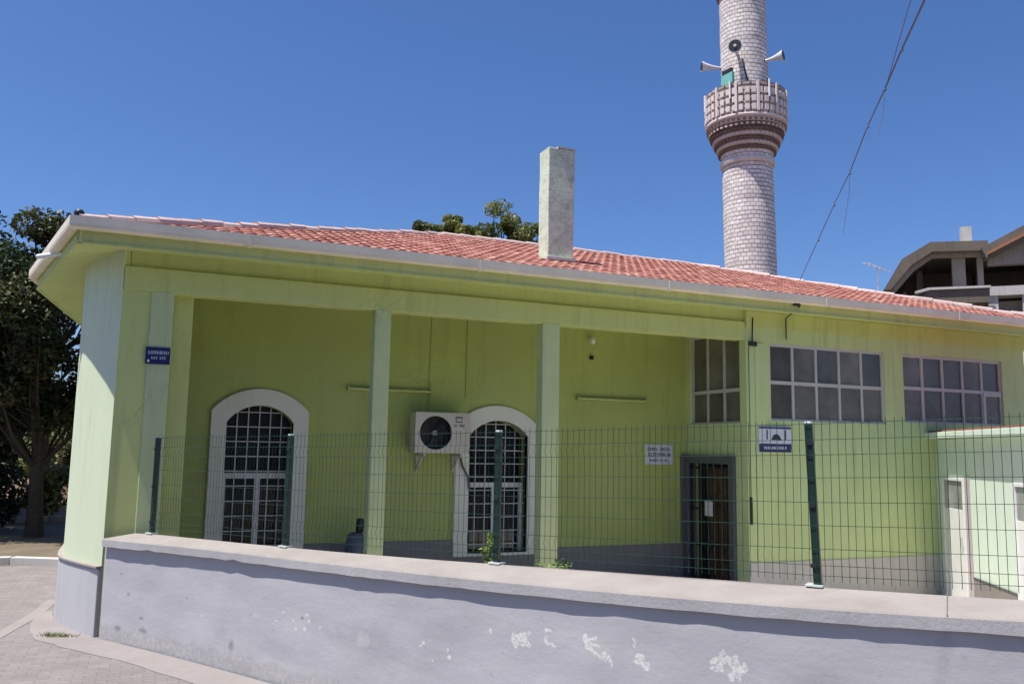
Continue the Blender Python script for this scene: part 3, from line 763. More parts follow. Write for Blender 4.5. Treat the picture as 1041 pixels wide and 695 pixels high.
# wall lamps in the porch: two long tube fittings and a bulb
def tube_light(x0, x1, z, label):
    t = thing('tube_light', label, 'wall lamp', ((x0 + x1) / 2, YB, z), 'tube lamps on the porch wall')
    m = MB(); m.box(x0, x1, YB - .05, YB - .001, z - .02, z + .025); m.build('housing', 'hall_paint', t, bevel=.005)
    m = MB(); m.tube([(x0 + .03, YB - .075, z - .005), (x1 - .03, YB - .075, z - .005)], .016, 10); m.build('tube', 'eave_paint', t)
    for x in (x0, x1 - .035):
        m = MB(); m.box(x, x + .035, YB - .095, YB - .05, z - .03, z + .022); m.build('socket', 'hall_paint', t)
    return t
tube_light(2.60, 3.90, 2.975, 'tube lamp painted green on the porch wall behind the second column')
tube_light(6.36, 7.69, 2.975, 'tube lamp painted green on the porch wall left of the entrance')
bl = thing('bulb_lamp', 'pale round bulb lamp high on the porch wall right of the third column', 'bulb lamp', (6.62, YB, 3.93))
m = MB(); m.tube([(6.62, YB - .002, 3.96), (6.62, YB - .05, 3.96)], .04, 12); m.tube([(6.62, YB - .05, 3.96), (6.62, YB - .08, 3.95)], .022, 10); m.build('holder', 'white_plastic', bl)
m = MB(); m.lathe([(.0, 3.865), (.03, 3.875), (.047, 3.91), (.044, 3.945), (.022, 3.985), (.0, 3.99)], 16, (6.62, YB - .10)); m.build('bulb', 'bulb', bl, smooth=True)
m = MB(); m.obox((6.645, YB - .025, 3.655), (.03, 0, 0), (0, .024, 0), (0, 0, .03)); m.tube([(6.645, YB - .05, 3.655), (6.645, YB - .06, 3.655)], .018, 8)
tag(m.build('switch_box', 'dark', bevel=.006), 'tiny black box on the porch wall under the bulb lamp', 'switch box')
# signs
def flat_sign(name, x0, x1, y, z0, z1, mat, label, cat='sign', t=.012):
    r = thing(name, label, cat, ((x0 + x1) / 2, y, z0))
    m = MB(); m.box(x0, x1, y - t, y - .001, z0, z1); m.build('plate', mat, r, bevel=.003); return r
rnd = random.Random(21)
put = lambda y: (lambda m, a, b, c, e: m.box(a, b, y - .0145, y - .0115, c, e))
s = flat_sign('street_sign', -.115, .152, Y0 - .002, 3.048, 3.248, 'sign_blue', 'small dark blue street sign with white lettering on the left column', 'sign')
m = MB(); yy = Y0 - .002
glyphs(m, -.085, .135, 3.165, .038, rnd, put(yy), .95); glyphs(m, -.05, .12, 3.108, .030, rnd, put(yy), .9); m.box(-.092, -.068, yy - .0145, yy - .0115, 3.068, 3.098)
m.build('lettering', 'sign_white', s)
s = flat_sign('wall_sign', 7.68, 8.225, YB, 1.915, 2.25, 'sign_white', 'white notice with rows of dark lettering on the porch wall beside the entrance')
m = MB(); glyphs(m, 7.73, 7.94, 2.145, .055, rnd, put(YB), 1); glyphs(m, 7.98, 8.19, 2.145, .055, rnd, put(YB), 1); glyphs(m, 7.74, 8.18, 2.055, .055, rnd, put(YB), 1); glyphs(m, 7.78, 8.14, 1.965, .04, rnd, put(YB), .9)
m.build('lettering', 'ink', s)
ys_ = Y0 - .02
s = flat_sign('mosque_sign', 8.695, 9.33, ys_, 2.15, 2.555, 'sign_white', 'white mosque sign with navy bottom band on the wall under the wide window')
m = MB(); m.box(8.70, 9.325, ys_ - .0155, ys_ - .0125, 2.155, 2.285); m.box(8.70, 9.325, ys_ - .0155, ys_ - .0125, 2.52, 2.545); m.build('band', 'sign_navy', s)
m = MB(); glyphs(m, 8.79, 9.24, 2.20, .042, rnd, lambda m, a, b, c, e: m.box(a, b, ys_ - .018, ys_ - .0155, c, e), 1); m.build('lettering', 'sign_white', s)
m = MB(); P = put(ys_ - .001)
for x in (8.855, 9.215): P(m, x - .012, x + .012, 2.35, 2.49); P(m, x - .006, x + .006, 2.49, 2.51)
dome = [(9.035 + .075 * math.cos(math.pi * k / 12), 2.375 + .06 * math.sin(math.pi * k / 12)) for k in range(13)]
m.prism(dome, lambda a, b: (a, ys_ - .0155, b), lambda a, b: (a, ys_ - .0125, b)); P(m, 8.94, 9.13, 2.345, 2.374)
m.build('emblem', 'ink', s)
# blue container by the column
bc = thing('water_canister', 'small blue canister with black top on the porch floor left of the second column', 'canister', (2.74, 12.0, 0))
m = MB(); m.lathe([(.0, 0), (.13, 0), (.14, .03), (.135, .35), (.145, .4), (.135, .80), (.12, .90), (.07, .94), (0, .94)], 20, (2.74, 12.0)); m.build('body', 'blue_plastic', bc, smooth=True)
m = MB(); m.lathe([(.0, .94), (.055, .94), (.055, 1.08), (.045, 1.13), (0, 1.13)], 14, (2.79, 11.98)); m.build('lid', 'dark', bc, smooth=True)

# ================================================================== street wall with coping
lw = thing('street_wall', 'low grey painted street wall with chipped paint and pale concrete coping', 'wall', (2.4, 6, 0))
ysf = [2.0 + k * .12 for k in range(72)]; ysf = [y for y in ysf if y < 10.5] + [10.57]; ysf = ysf[::-1]
front = [Vector((wf(y), y)) for y in ysf]
bk = [(-.09, 10.60), (.11, 10.41), (.50, 9.72), (.862, 9.09), (1.25, 8.50), (1.485, 8.15), (2.03, 7.36), (2.64, 6.53), (3.14, 5.86), (3.53, 5.30), (3.83, 4.88), (4.09, 4.48), (4.40, 4.00), (4.75, 3.48), (5.8, 1.9)]
def resample(P, n):
    P = [Vector(p) for p in P]; S = [0]
    for a, b in zip(P, P[1:]): S.append(S[-1] + (b - a).length)
    out = []; j = 0
    for k in range(n):
        s = S[-1] * k / (n - 1)
        while j < len(P) - 2 and S[j + 1] < s: j += 1
        out.append(P[j].lerp(P[j + 1], (s - S[j]) / (S[j + 1] - S[j])))
    return out
NB = 90
F_ = resample(front, NB); B_ = resample(bk, NB)
for _ in range(6): B_ = [B_[0]] + [(B_[i - 1] + B_[i] * 2 + B_[i + 1]) / 4 for i in range(1, NB - 1)] + [B_[-1]]
rnd = random.Random(9)
def jz(i): return .0012 * math.sin(i * .9) + rnd.uniform(-.0022, .0022) + (.014 if i in (7, 19) else 0)
m = MB()
for i in range(NB):
    z = wz(F_[i].y); n = wn(F_[i].y); e = rnd.uniform(-.002, .002); zb_ = z - .085 + jz(i)
    nb = -n
    m.v += [(F_[i].x + n.x * (e - .004), F_[i].y + n.y * (e - .004), zb_), (F_[i].x + n.x * e, F_[i].y + n.y * e, z - .012), (F_[i].x - n.x * .014, F_[i].y - n.y * .014, z + .001), (B_[i].x, B_[i].y, z + .05), (B_[i].x, B_[i].y, zb_ + .03)]
for i in range(NB - 1):
    for k in range(5): m.f.append((i * 5 + k, i * 5 + (k + 1) % 5, i * 5 + 5 + (k + 1) % 5, i * 5 + 5 + k))
m.f += [(4, 3, 2, 1, 0), tuple((NB - 1) * 5 + k for k in range(5))]
cop = m.build('coping', 'coping', lw); cop.data.materials.append(M['coping_edge'])
for pl in cop.data.polygons:
    if pl.index < (NB - 1) * 5 and pl.index % 5 == 0: pl.material_index = 1
# wall body below
WFR = [F_[i] - wn(F_[i].y) * min(.048, max(.030, .030 + (F_[i].y - 4.2) * .0032)) for i in range(NB)]
m = MB()
for i in range(NB):
    z = wz(F_[i].y); b = B_[i].lerp(F_[i], .15)
    n = wn(F_[i].y) * .03; m.v += [(WFR[i].x - n.x, WFR[i].y - n.y, -.2), (WFR[i].x - n.x, WFR[i].y - n.y, z - .075), (b.x, b.y, z - .05), (b.x, b.y, -.2)]
for i in range(NB - 1):
    for k in range(4): m.f.append((i * 4 + k, i * 4 + (k + 1) % 4, i * 4 + 4 + (k + 1) % 4, i * 4 + 4 + k))
m.f += [(3, 2, 1, 0), tuple((NB - 1) * 4 + k for k in range(4))]
m.build('wall_core', 'yard', lw)
# broken-off paint: ragged flakes on the face, positions along the wall (s) and height
WS = [0]
for a, b in zip(WFR, WFR[1:]): WS.append(WS[-1] + (b - a).length)
def on_wall(s, z, d=.003):
    s = s - .03
    for i in range(NB - 1):
        if WS[i + 1] >= s:
            p = WFR[i].lerp(WFR[i + 1], (s - WS[i]) / (WS[i + 1] - WS[i])); n = wn(p.y); p = p + n * d; return (p.x, p.y, z)
BL = {'chip': [], 'worn': [], 'mark': [], 'damp': []}
def flake(k, s, z, rs, rz): BL[k].append((s, z, rs, rz))
def stroke(k, a, b, w):
    n = max(2, int(math.hypot(b[0] - a[0], b[1] - a[1]) / w))
    for i in range(n + 1):
        t = i / n; flake(k, a[0] + (b[0] - a[0]) * t + rnd.uniform(-.25, .25) * w, a[1] + (b[1] - a[1]) * t + rnd.uniform(-.25, .25) * w, w * rnd.uniform(1.3, 2.3), w * rnd.uniform(1.1, 2.0))
m = 'chip'
stroke(m, (5.59, .80), (5.60, .735), .020); stroke(m, (5.62, .80), (5.72, .825), .013); stroke(m, (5.63, .775), (5.69, .77), .016); stroke(m, (5.66, .80), (5.73, .745), .015); stroke(m, (5.61, .74), (5.70, .745), .012)
stroke(m, (5.86, .87), (5.90, .87), .012); stroke(m, (5.87, .83), (5.86, .80), .010); stroke(m, (5.87, .785), (5.94, .77), .012)
stroke(m, (6.18, .87), (6.20, .80), .013); stroke(m, (6.20, .85), (6.27, .87), .010); stroke(m, (6.20, .83), (6.30, .82), .012); stroke(m, (6.21, .80), (6.31, .745), .012); stroke(m, (6.33, .78), (6.34, .745), .017); stroke(m, (6.36, .77), (6.39, .71), .012)
flake(m, 6.56, .895, .03, .026); flake(m, 6.555, .86, .018, .03); flake(m, 6.60, .79, .05, .04); stroke(m, (6.57, .76), (6.66, .75), .013); stroke(m, (6.62, .75), (6.65, .715), .010)
for a, b in (((7.09, .83), (7.14, .87)), ((7.14, .87), (7.16, .90)), ((7.13, .80), (7.17, .86)), ((7.19, .87), (7.23, .80)), ((7.24, .88), (7.26, .81)), ((7.22, .79), (7.30, .80)), ((7.10, .80), (7.15, .79)), ((7.29, .84), (7.31, .82)), ((7.20, .77), (7.21, .74)), ((7.25, .77), (7.26, .75))): stroke(m, a, b, .014)
for s_, z_ in ((3.14, .58), (3.36, .60), (3.33, .66), (3.3, .53), (3.18, .52), (4.69, .59), (4.82, .50), (4.99, .55), (4.97, .60), (1.77, .45), (5.38, .80), (4.72, .62), (3.5, .57), (2.9, .55), (3.0, .64)): flake(m, s_, z_, rnd.uniform(.018, .036), rnd.uniform(.014, .030))
m = 'worn'
flake(m, 4.05, .55, .11, .09); flake(m, 3.25, .60, .17, .11); flake(m, 2.62, .56, .08, .035); flake(m, 1.98, .5, .07, .03); flake(m, 6.0, .86, .07, .045); flake(m, 5.5, .86, .06, .03)
flake(m, 5.36, .79, .05, .04); flake(m, 7.18, .82, .13, .09); flake(m, 6.63, .74, .07, .05); flake(m, 6.98, .55, .06, .03); flake(m, 5.66, .78, .12, .07); flake(m, 6.27, .80, .14, .09)
m = 'mark'
flake(m, 2.26, .24, .075, .085); flake(m, 3.26, .62, .045, .025); flake(m, 1.51, .59, .020, .018); flake(m, 2.52, .55, .035, .014); flake(m, 2.95, .57, .018, .014); flake(m, .75, .30, .06, .03); flake(m, .5, .52, .05, .03); flake(m, .35, .72, .035, .025); flake(m, .8, .18, .12, .05); flake(m, .35, .15, .09, .05)
for k in range(14): flake('damp', 8.42 - k * .007 + rnd.uniform(-.006, .006), 1.16 - k * .07, .05 + .012 * math.sin(k * 2.1), .09)
for k in range(9): flake('damp', rnd.uniform(2, 8), rnd.uniform(.15, .95), rnd.uniform(.15, .4), rnd.uniform(.08, .2))
ST = .0125; LS = WS[-1]; NS = int(LS / ST); NZ = 116
grid = MB(); ii = 0; zb0 = -.15
AT = {k: [] for k in BL}; 
for i in range(NS + 1):
    s_ = LS * i / NS
    while ii < NB - 2 and WS[ii + 1] < s_: ii += 1
    p = WFR[ii].lerp(WFR[ii + 1], (s_ - WS[ii]) / (WS[ii + 1] - WS[ii])); n = wn(p.y); zt = wz(p.y) - .072
    near = {k: [b for b in BL[k] if abs(b[0] - .03 - s_) < b[2] * 1.05] for k in BL}
    for j in range(NZ + 1):
        z = zb0 + (zt - zb0) * j / NZ
        und = .0035 * math.sin(s_ * 3.7 + z * 2.1) + .0022 * math.sin(s_ * 9.1 - z * 6.3) + .0018 * math.sin(z * 17 + s_ * 2.3)
        dep = 0
        for k in BL:
            v = 0
            for (bs, bz, rs, rz) in near[k]:
                d = 1 - math.hypot((s_ + .03 - bs) / rs, (z - bz) / rz)
                if d > v: v = d
            AT[k].append(v)
        grid.v.append((p.x + n.x * (und * .5 - .0015), p.y + n.y * (und * .5 - .0015), z))
grid.f = [(i * (NZ + 1) + j, (i + 1) * (NZ + 1) + j, (i + 1) * (NZ + 1) + j + 1, i * (NZ + 1) + j + 1) for i in range(NS) for j in range(NZ)]
gw = grid.build('wall_face', 'low_wall', lw, smooth=True)
for k in AT:
    at = gw.data.attributes.new(k, 'FLOAT', 'POINT'); at.data.foreach_set('value', AT[k])
# expansion joint in the coping, run on as a stain down the wall
m = MB()
p = Vector((wf(3.53), 3.53)); n = wn(3.53); q = p - n * .5; z = wz(3.53); t = Vector((-n.y, n.x))
for a, w in ((0, 1),):
    P4 = [p + t * .003 + n * .001, p - t * .003 + n * .001, q - t * .003, q + t * .003]
    m.add([(v.x, v.y, z + .0035 + (.05 if k > 1 else 0)) for k, v in enumerate(P4)], [(0, 1, 2, 3)])
m.build('expansion_joint', 'chip_dark', lw)

# ================================================================== wire mesh fence on the coping
fe = thing('wire_fence', 'dark green wire mesh fence with square posts standing on the street wall', 'fence', (2.6, 6.5, 1.2))
PO = [(.085, 10.42), (1.265, 8.50), (2.655, 6.525), (4.085, 4.475), (5.45, 2.55)]
def zc(y): return wz(y - .35) + .05
for i, (x, y) in enumerate(PO):
    z = zc(y); d = Vector(PO[min(i + 1, 4)]) - Vector(PO[max(i - 1, 0)]); d.normalize(); n = Vector((-d.y, d.x)); lean = d * (.018 if i == 3 else 0)
    m = MB(); h = 1.07; c = Vector((x, y, z + h / 2 - .01))
    m.obox(c, (d.x * .024, d.y * .024, 0), (n.x * .024, n.y * .024, 0), (-lean.x, -lean.y, h / 2)); po = m.build('post', 'fence_green', fe, bevel=.004)
    m = MB(); m.obox((x - lean.x, y - lean.y, z + h - .005), (d.x * .022, d.y * .022, 0), (n.x * .022, n.y * .022, 0), (0, 0, .009)); m.build('cap', 'cap', po, bevel=.005)
    m = MB(); m.obox((x, y, z + .004), (d.x * .055, d.y * .055, 0), (n.x * .05, n.y * .05, 0), (0, 0, .006)); m.build('base_plate', 'cap', po)
    for hz in (.13, .52, .93):
        m = MB(); m.obox((x - n.x * .028, y - n.y * .028, z + hz), (d.x * .02, d.y * .02, 0), (n.x * .006, n.y * .006, 0), (0, 0, .013))
        m.build('clip', 'fence_green' if i != 3 else 'black_iron', po)
fr2 = random.Random(77)
HZ = [.05, .115, .22, .37, .52, .68, .83, .93, 1.035]
def vb(h):  # fold of the panel at two heights
    for a, c, b in ((.115, .167, .22), (.83, .88, .93)):
        if a < h < b: return .016 * (1 - abs(h - c) / (c - a))
    return 0
for (ax, ay), (bx, by) in zip(PO, PO[1:]):
    a = Vector((ax, ay, zc(ay) + .02)); b = Vector((bx, by, zc(by) + .02)); d = (b - a); L = d.length; n = Vector((-d.y, d.x, 0)).normalized()
    if n.y > 0: n = -n
    m = MB(); a2 = a + n * .03; b2 = b + n * .03; k = int(L / .05)
    for i in range(k + 1):
        p = a2.lerp(b2, (i + .5 + fr2.uniform(-.07, .07)) / (k + 1)); q = n * fr2.uniform(-.004, .004)
        m.tube([p + q * (h > .5) + Vector((0, 0, h)) + n * vb(h) for h in (.012, .115, .167, .22, .83, .88, .93, 1.06)], .0019, 4, False)
    for h in HZ:
        m.tube([a2 + Vector((0, 0, h)) + n * (.004), b2 + Vector((0, 0, h)) + n * (.004)], .0025, 4)
    m.build('mesh_panel', 'fence_wire', fe)

# ================================================================== plants on and by the wall
def leaf_cloud(m, c, rad, n, size, rnd, flat=.6, tone=(0, 1)):
    """n leaf-sized faces spread through an ellipsoid, denser near the shell"""
    for _ in range(n):
        while True:
            u = Vector((rnd.uniform(-1, 1), rnd.uniform(-1, 1), rnd.uniform(-1, 1)))
            if u.length <= 1: break
        u = u * (u.length ** -.35 if u.length > .05 else 1)
        p = Vector((c[0] + u.x * rad[0], c[1] + u.y * rad[1], c[2] + u.z * rad[2]))
        s = size * rnd.uniform(.6, 1.35)
        a = Vector((rnd.gauss(0, 1), rnd.gauss(0, 1), rnd.gauss(0, flat))).normalized(); b = a.cross(Vector((rnd.gauss(0, .6), rnd.gauss(0, .6), 1))).normalized()
        o = len(m.v); m.v += [tuple(p - a * s), tuple(p + b * s * .45 - a * s * .1), tuple(p + a * s), tuple(p - b * s * .45 - a * s * .1)]
        m.f.append((o, o + 1, o + 2, o + 3)); m.tone.append(min(1, max(0, rnd.gauss((tone[0] + tone[1]) / 2, (tone[1] - tone[0]) / 3.2))))
def weed(x, y, z, h, n, label, seed, spread=.12):
    t = thing('weed', label, 'weed', (x, y, z), None); rnd = random.Random(seed)
    s = MB(); l = MB(); l.tone = []
    for k in range(n):
        a = rnd.uniform(0, 6.28); r = rnd.uniform(.2, 1) * spread; hh = h * rnd.uniform(.6, 1); pts = [(x, y, z), (x + math.cos(a) * r * .4, y + math.sin(a) * r * .4, z + hh * .6), (x + math.cos(a) * r, y + math.sin(a) * r, z + hh)]
        s.tube(pts, [.004, .003, .0015], 5)
        for q in range(14):
            f = rnd.uniform(.15, 1); c = Vector(pts[1]).lerp(Vector(pts[2]), f * 2 - 1) if f > .5 else Vector(pts[0]).lerp(Vector(pts[1]), f * 2)
            leaf_cloud(l, c, (.035, .035, .03), 2, .028, rnd, .5)
    s.build('stem', 'stem', t); l.build('leaf', 'leaf_weed', t)
weed(2.66, 6.72, 1.12, .33, 5, 'light green weed growing behind the coping at the foot of the fence post', 1, .10)
weed(3.03, 6.25, 1.15, .13, 3, 'low leafy weed growing behind the coping in front of the third column', 2, .16)
gt = MB(); gt.tone = []; rnd = random.Random(8)
for k in range(170):
    x = -.80 + rnd.gauss(0, .09); y = 10.86 + rnd.gauss(0, .035) - (x + .80) * .5; a = rnd.uniform(0, 6.28); h = rnd.uniform(.015, .05); w = .005
    dx, dy = math.cos(a) * .03, math.sin(a) * .03; o = len(gt.v)
    gt.v += [(x - w, y, .003), (x + w, y, .003), (x + dx, y + dy, h)]; gt.f.append((o, o + 1, o + 2)); gt.tone.append(rnd.random())
tag(gt.build('grass_tuft', 'leaf_grass'), 'flat tuft of grass in the pavement at the foot of the rounded pier', 'grass', kind='stuff')

# ================================================================== annex at the right
an = thing('annex', 'pale mint green flat roofed outbuilding with white door in front of the mosque wall', 'outbuilding', (12.4, 9.5, 0))
A0 = Vector((12.45, 10.66)); AW = Vector((-.5225, -.8526)); AN = Vector((-.8526, .5225))   # along the wall towards the street; outward normal
def ap(t, o, z): p = A0 + AW * t + AN * o; return (p.x, p.y, z)
DR = (.30, 1.27, -.12, 1.80); D2 = (3.05, 3.95, .05, 1.80)
holed_wall('wall', rect(-.02, 6.0, -.35, 2.42), [rect(*DR), rect(*D2)], lambda a, b: ap(a, 0, b), lambda a, b: ap(a, -.2, b), 'annex_paint', an)
def abox(m, t0, t1, o0, o1, z0, z1):
    m.add([ap(t0, o0, z0), ap(t1, o0, z0), ap(t1, o1, z0), ap(t0, o1, z0), ap(t0, o0, z1), ap(t1, o0, z1), ap(t1, o1, z1), ap(t0, o1, z1)], BX); return m
m = MB(); abox(m, 5.8, 6.0, -.202, -2.6, -.35, 2.42); abox(m, 1.7, 5.8, -2.4, -2.6, -.35, 2.42); m.build('wall', 'annex_paint', an)
m = MB(); abox(m, -.22, 6.2, .19, -2.8, 2.43, 2.53); m.build('roof_slab', 'annex_paint', an, bevel=.006)
m = MB()
NT = 34
for k in range(NT):
    t = -.2 + k * (6.4 / NT); a = [ap(t + .004, .10, 2.536), ap(t + 6.4 / NT - .004, .10, 2.536), ap(t + 6.4 / NT - .01, -2.8, 2.70), ap(t + .01, -2.8, 2.70)]
    m.add(a + [(x, y, z + .03) for x, y, z in a], BX)
m.build('roof_tiles', 'tile', an)
m = MB(); abox(m, 1.50, 3.0, .004, .018, -.35, .30); m.build('plinth', 'apron', an)
m = MB(); abox(m, 1.50, 3.0, .003, .024, .302, .325); m.build('plinth_line', 'casing', an)
def adoor(D, lab=None):
    d = MB(); abox(d, D[0], D[0] + .06, .03, -.10, D[2], D[3]); abox(d, D[1] - .06, D[1], .03, -.10, D[2], D[3]); abox(d, D[0] + .06, D[1] - .06, .03, -.35, D[3] - .05, D[3])
    o = d.build('door', 'white_plastic', an, bevel=.004)
    m = MB(); abox(m, D[0] + .06, D[1] - .06, .015, -.07, D[2], 1.30); m.build('door_leaf', 'white_plastic', o, bevel=.004)
    m = MB(); abox(m, D[0] + .06, D[1] - .06, .005, -.06, 1.305, D[3] - .055); m.build('pane', 'grey_glass', o)
    m = MB(); abox(m, D[1] - .17, D[1] - .14, .05, .0, D[2] + .85, D[2] + 1.0); m.build('handle', 'frame', o)
    m = MB(); abox(m, D[1] + .005, D[1] + .20, .012, .002, -.35, D[3] + .04); m.build('frame', plaster('mauve_trim', (.45, .40, .41), .08), o)
adoor(DR); adoor(D2)
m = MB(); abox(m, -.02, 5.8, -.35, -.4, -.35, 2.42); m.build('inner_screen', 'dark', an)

# ================================================================== minaret
mx, my = 18.80, 23.33; LEAN = -.0135
mi = thing('minaret', 'tall round stone minaret with corbelled balcony rising behind the red roof', 'minaret', (mx, my, 0))
az = math.atan2(mx, my); RT = Vector((math.cos(az), -math.sin(az)))     # seen-from-street right-hand direction
def mc(z): k = LEAN * (z - 8.5); return (mx + RT.x * k, my + RT.y * k)
def mlathe(prof, name, mat, par=mi, n=64, smooth=True):
    m = MB(); z0 = prof[0][1]; zm = (prof[0][1] + prof[-1][1]) / 2
    m.lathe(prof, n, mc(zm))
    for i, v in enumerate(m.v):
        k = LEAN * (v[2] - zm); m.v[i] = (v[0] + RT.x * k, v[1] + RT.y * k, v[2])
    return m.build(name, mat, par)
def courses(z0, z1, r0, r1, seed):
    q = random.Random(seed); k = int((z1 - z0) / .19); P = []
    for i in range(k + 1):
        f = i / k; P.append((r0 + (r1 - r0) * f + (q.uniform(-.009, .009) if 0 < i < k else 0), z0 + (z1 - z0) * f))
    return P
mlathe(courses(-.1, 12.05, .92, .862, 3), 'shaft', 'minaret_brick')
mlathe([(.862, 12.05), (.93, 12.07), (.95, 12.15), (.93, 12.23), (.862, 12.25)], 'ring', 'pale_stone')
cb = mlathe([(.862, 12.25), (.89, 12.29), (.90, 12.49)], 'corbel', 'minaret_brick')
steps = [(12.49, .96), (12.63, 1.02), (12.77, 1.09), (12.91, 1.155), (13.05, 1.22), (13.19, 1.28), (13.33, 1.325)]
for k, (z, r) in enumerate(steps):
    p = mlathe([(r - .10, z), (r, z + .008), (r, z + .075), (r - .03, z + .08), (r - .03, z + .14)], 'corbel_ring', 'pale_stone' if k in (1, 3, 6) else 'dark_brick')
    nb = 44
    m = MB(); c = mc(z)
    for i in range(nb):       # dentils under each projecting course
        a = 2 * math.pi * (i + .5 * (k % 2)) / nb; ca, sa = math.cos(a), math.sin(a); rr = r + .004
        m.obox((c[0] + ca * rr, c[1] + sa * rr, z + .045), (ca * .035, sa * .035, 0), (-sa * .045, ca * .045, 0), (0, 0, .03))
    m.build('dentils', 'pale_stone' if k % 2 else 'dark_brick', p)
ba = mlathe([(1.30, 13.47), (1.40, 13.48), (1.415, 13.53), (1.40, 13.59), (.85, 13.6)], 'balcony_floor', 'pale_stone')
pr = mlathe([(1.375, 13.59), (1.385, 14.59), (1.395, 14.595), (1.395, 14.68), (1.29, 14.68), (1.29, 13.61)], 'parapet', 'balcony_stone')
m = MB()
c = mc(14.13)
for i in range(40):   # pierced stone panels: raised blocks between dark gaps
    a = 2 * math.pi * i / 40; ca, sa = math.cos(a), math.sin(a)
    for j in range(3):
        zz = 13.75 + j * .30; m.obox((c[0] + ca * 1.40, c[1] + sa * 1.40, zz + .02), (ca * .028, sa * .028, 0), (-sa * .075, ca * .075, 0), (0, 0, .105))
m.build('parapet_blocks', 'pale_stone', pr, bevel=.01)
for i in range(12):
    m = MB(); a = 2 * math.pi * i / 12 + .15; ca, sa = math.cos(a), math.sin(a); m.obox((c[0] + ca * 1.405, c[1] + sa * 1.405, 14.15), (ca * .045, sa * .045, 0), (-sa * .045, ca * .045, 0), (0, 0, .53))
    m.build('parapet_pier', 'pale_stone', pr, bevel=.01)
mlathe(courses(13.6, 18.40, .83, .805, 4), 'shaft', 'minaret_brick')
mlathe([(.805, 18.40), (.90, 18.45), (.92, 18.55), (.90, 18.7), (.80, 18.75), (.80, 19.6), (.98, 19.65), (.98, 19.75), (.75, 20.2), (0, 24.0)], 'spire', 'dark_brick')
def around(z, r, s):    # point on the minaret at radius r, s metres to the right seen from the street
    c = mc(z); a = math.asin(max(-1, min(1, s / r))); F = Vector((-math.sin(az), -math.cos(az)))
    d = F * math.cos(a) + RT * math.sin(a); return Vector((c[0] + d.x * r, c[1] + d.y * r, z)), d
p, dd = around(15.0, .82, -.56); tt = Vector((-dd.y, dd.x, 0))
m = MB(); m.obox((p.x + dd.x * .02, p.y + dd.y * .02, 14.46), (tt.x * .26, tt.y * .26, 0), (dd.x * .05, dd.y * .05, 0), (0, 0, .88)); dr = m.build('door', 'teal', mi)
m = MB(); m.obox((p.x + dd.x * .03, p.y + dd.y * .03, 15.42), (tt.x * .22, tt.y * .22, 0), (dd.x * .045, dd.y * .045, 0), (0, 0, .075)); m.build('fanlight', 'dark', dr)
p, dd = around(15.8, .825, .0); m = MB(); m.tube([tuple(around(15.75, .83, -.06)[0]), tuple(around(14.8, .83, .12)[0])], .035, 6); m.build('cable', 'horn_dark', mi)
def horn(z, s, r, dirv, L, R_, label, dark=False):
    b, _ = around(z, r, s) if s is not None else (None, None)
    t = thing('loudspeaker', label, 'loudspeaker', tuple(b), 'loudspeakers on the minaret'); dv = Vector(dirv).normalized()
    m = MB(); m.tube([b, b + dv * .10, b + dv * (L * .45), b + dv * (L * .8), b + dv * L], [.05, .05, .075, R_ * .7, R_], 20, False)
    q = b + dv * L
    m.tube([q, q + dv * .012, q - dv * .03], [R_, R_ * .97, R_ * .5], 20, True)
    m.build('horn', 'horn', t, smooth=False)
    m = MB(); m.tube([b - dv * .16, b], .07, 14); m.build('driver', 'horn_dark', t)
    m = MB(); m.tube([q - dv * .06, q + dv * .016], [R_ * .35, R_ * .84], 16); m.build('mouth', 'dark', t)
    if dark: m = MB(); m.tube([q + dv * .016, q + dv * .05], [R_ * .22, R_ * .12], 12); m.build('phase_plug', 'horn', t)
    return t
L3 = Vector((-RT.x, -RT.y, 0)); R3 = -L3; F3 = Vector((-math.sin(az), -math.cos(az), 0))
horn(15.78, -.80, .82, L3 * 1 + F3 * .35 + Vector((0, 0, .04)), .70, .19, 'white horn loudspeaker pointing left from the minaret above the balcony')
horn(15.78, .72, .82, R3 * 1 + F3 * .3 + Vector((0, 0, .10)), .62, .20, 'white horn loudspeaker pointing right from the minaret above the balcony')
horn(16.08, -.24, .82, F3 + L3 * .1 + Vector((0, 0, -.05)), .45, .26, 'round dark mouthed loudspeaker facing the street high on the minaret', True)
for z, s, lab in ((14.38, -1.385, 'white tube lamp upright on the left edge of the minaret balcony'), (14.42, -.50, 'white tube lamp upright on the minaret balcony below the green door'), (14.45, .80, 'white tube lamp upright on the right of the minaret balcony')):
    b, dd = around(z, 1.45, s if abs(s) < 1.44 else -1.38); t = thing('tube_lamp', lab, 'tube lamp', tuple(b), 'lamps on the minaret balcony')
    m = MB(); m.tube([b - Vector((0, 0, .31)), b + Vector((0, 0, .31))], .034, 10); m.build('tube', 'white_plastic', t)
    m = MB(); tt = Vector((-dd.y, dd.x, 0)); m.obox(b - dd.to_3d() * .055 if hasattr(dd, 'to_3d') else b, (dd.x * .018, dd.y * .018, 0), (tt.x * .04, tt.y * .04, 0), (0, 0, .33)); m.build('batten', 'horn_dark', t)

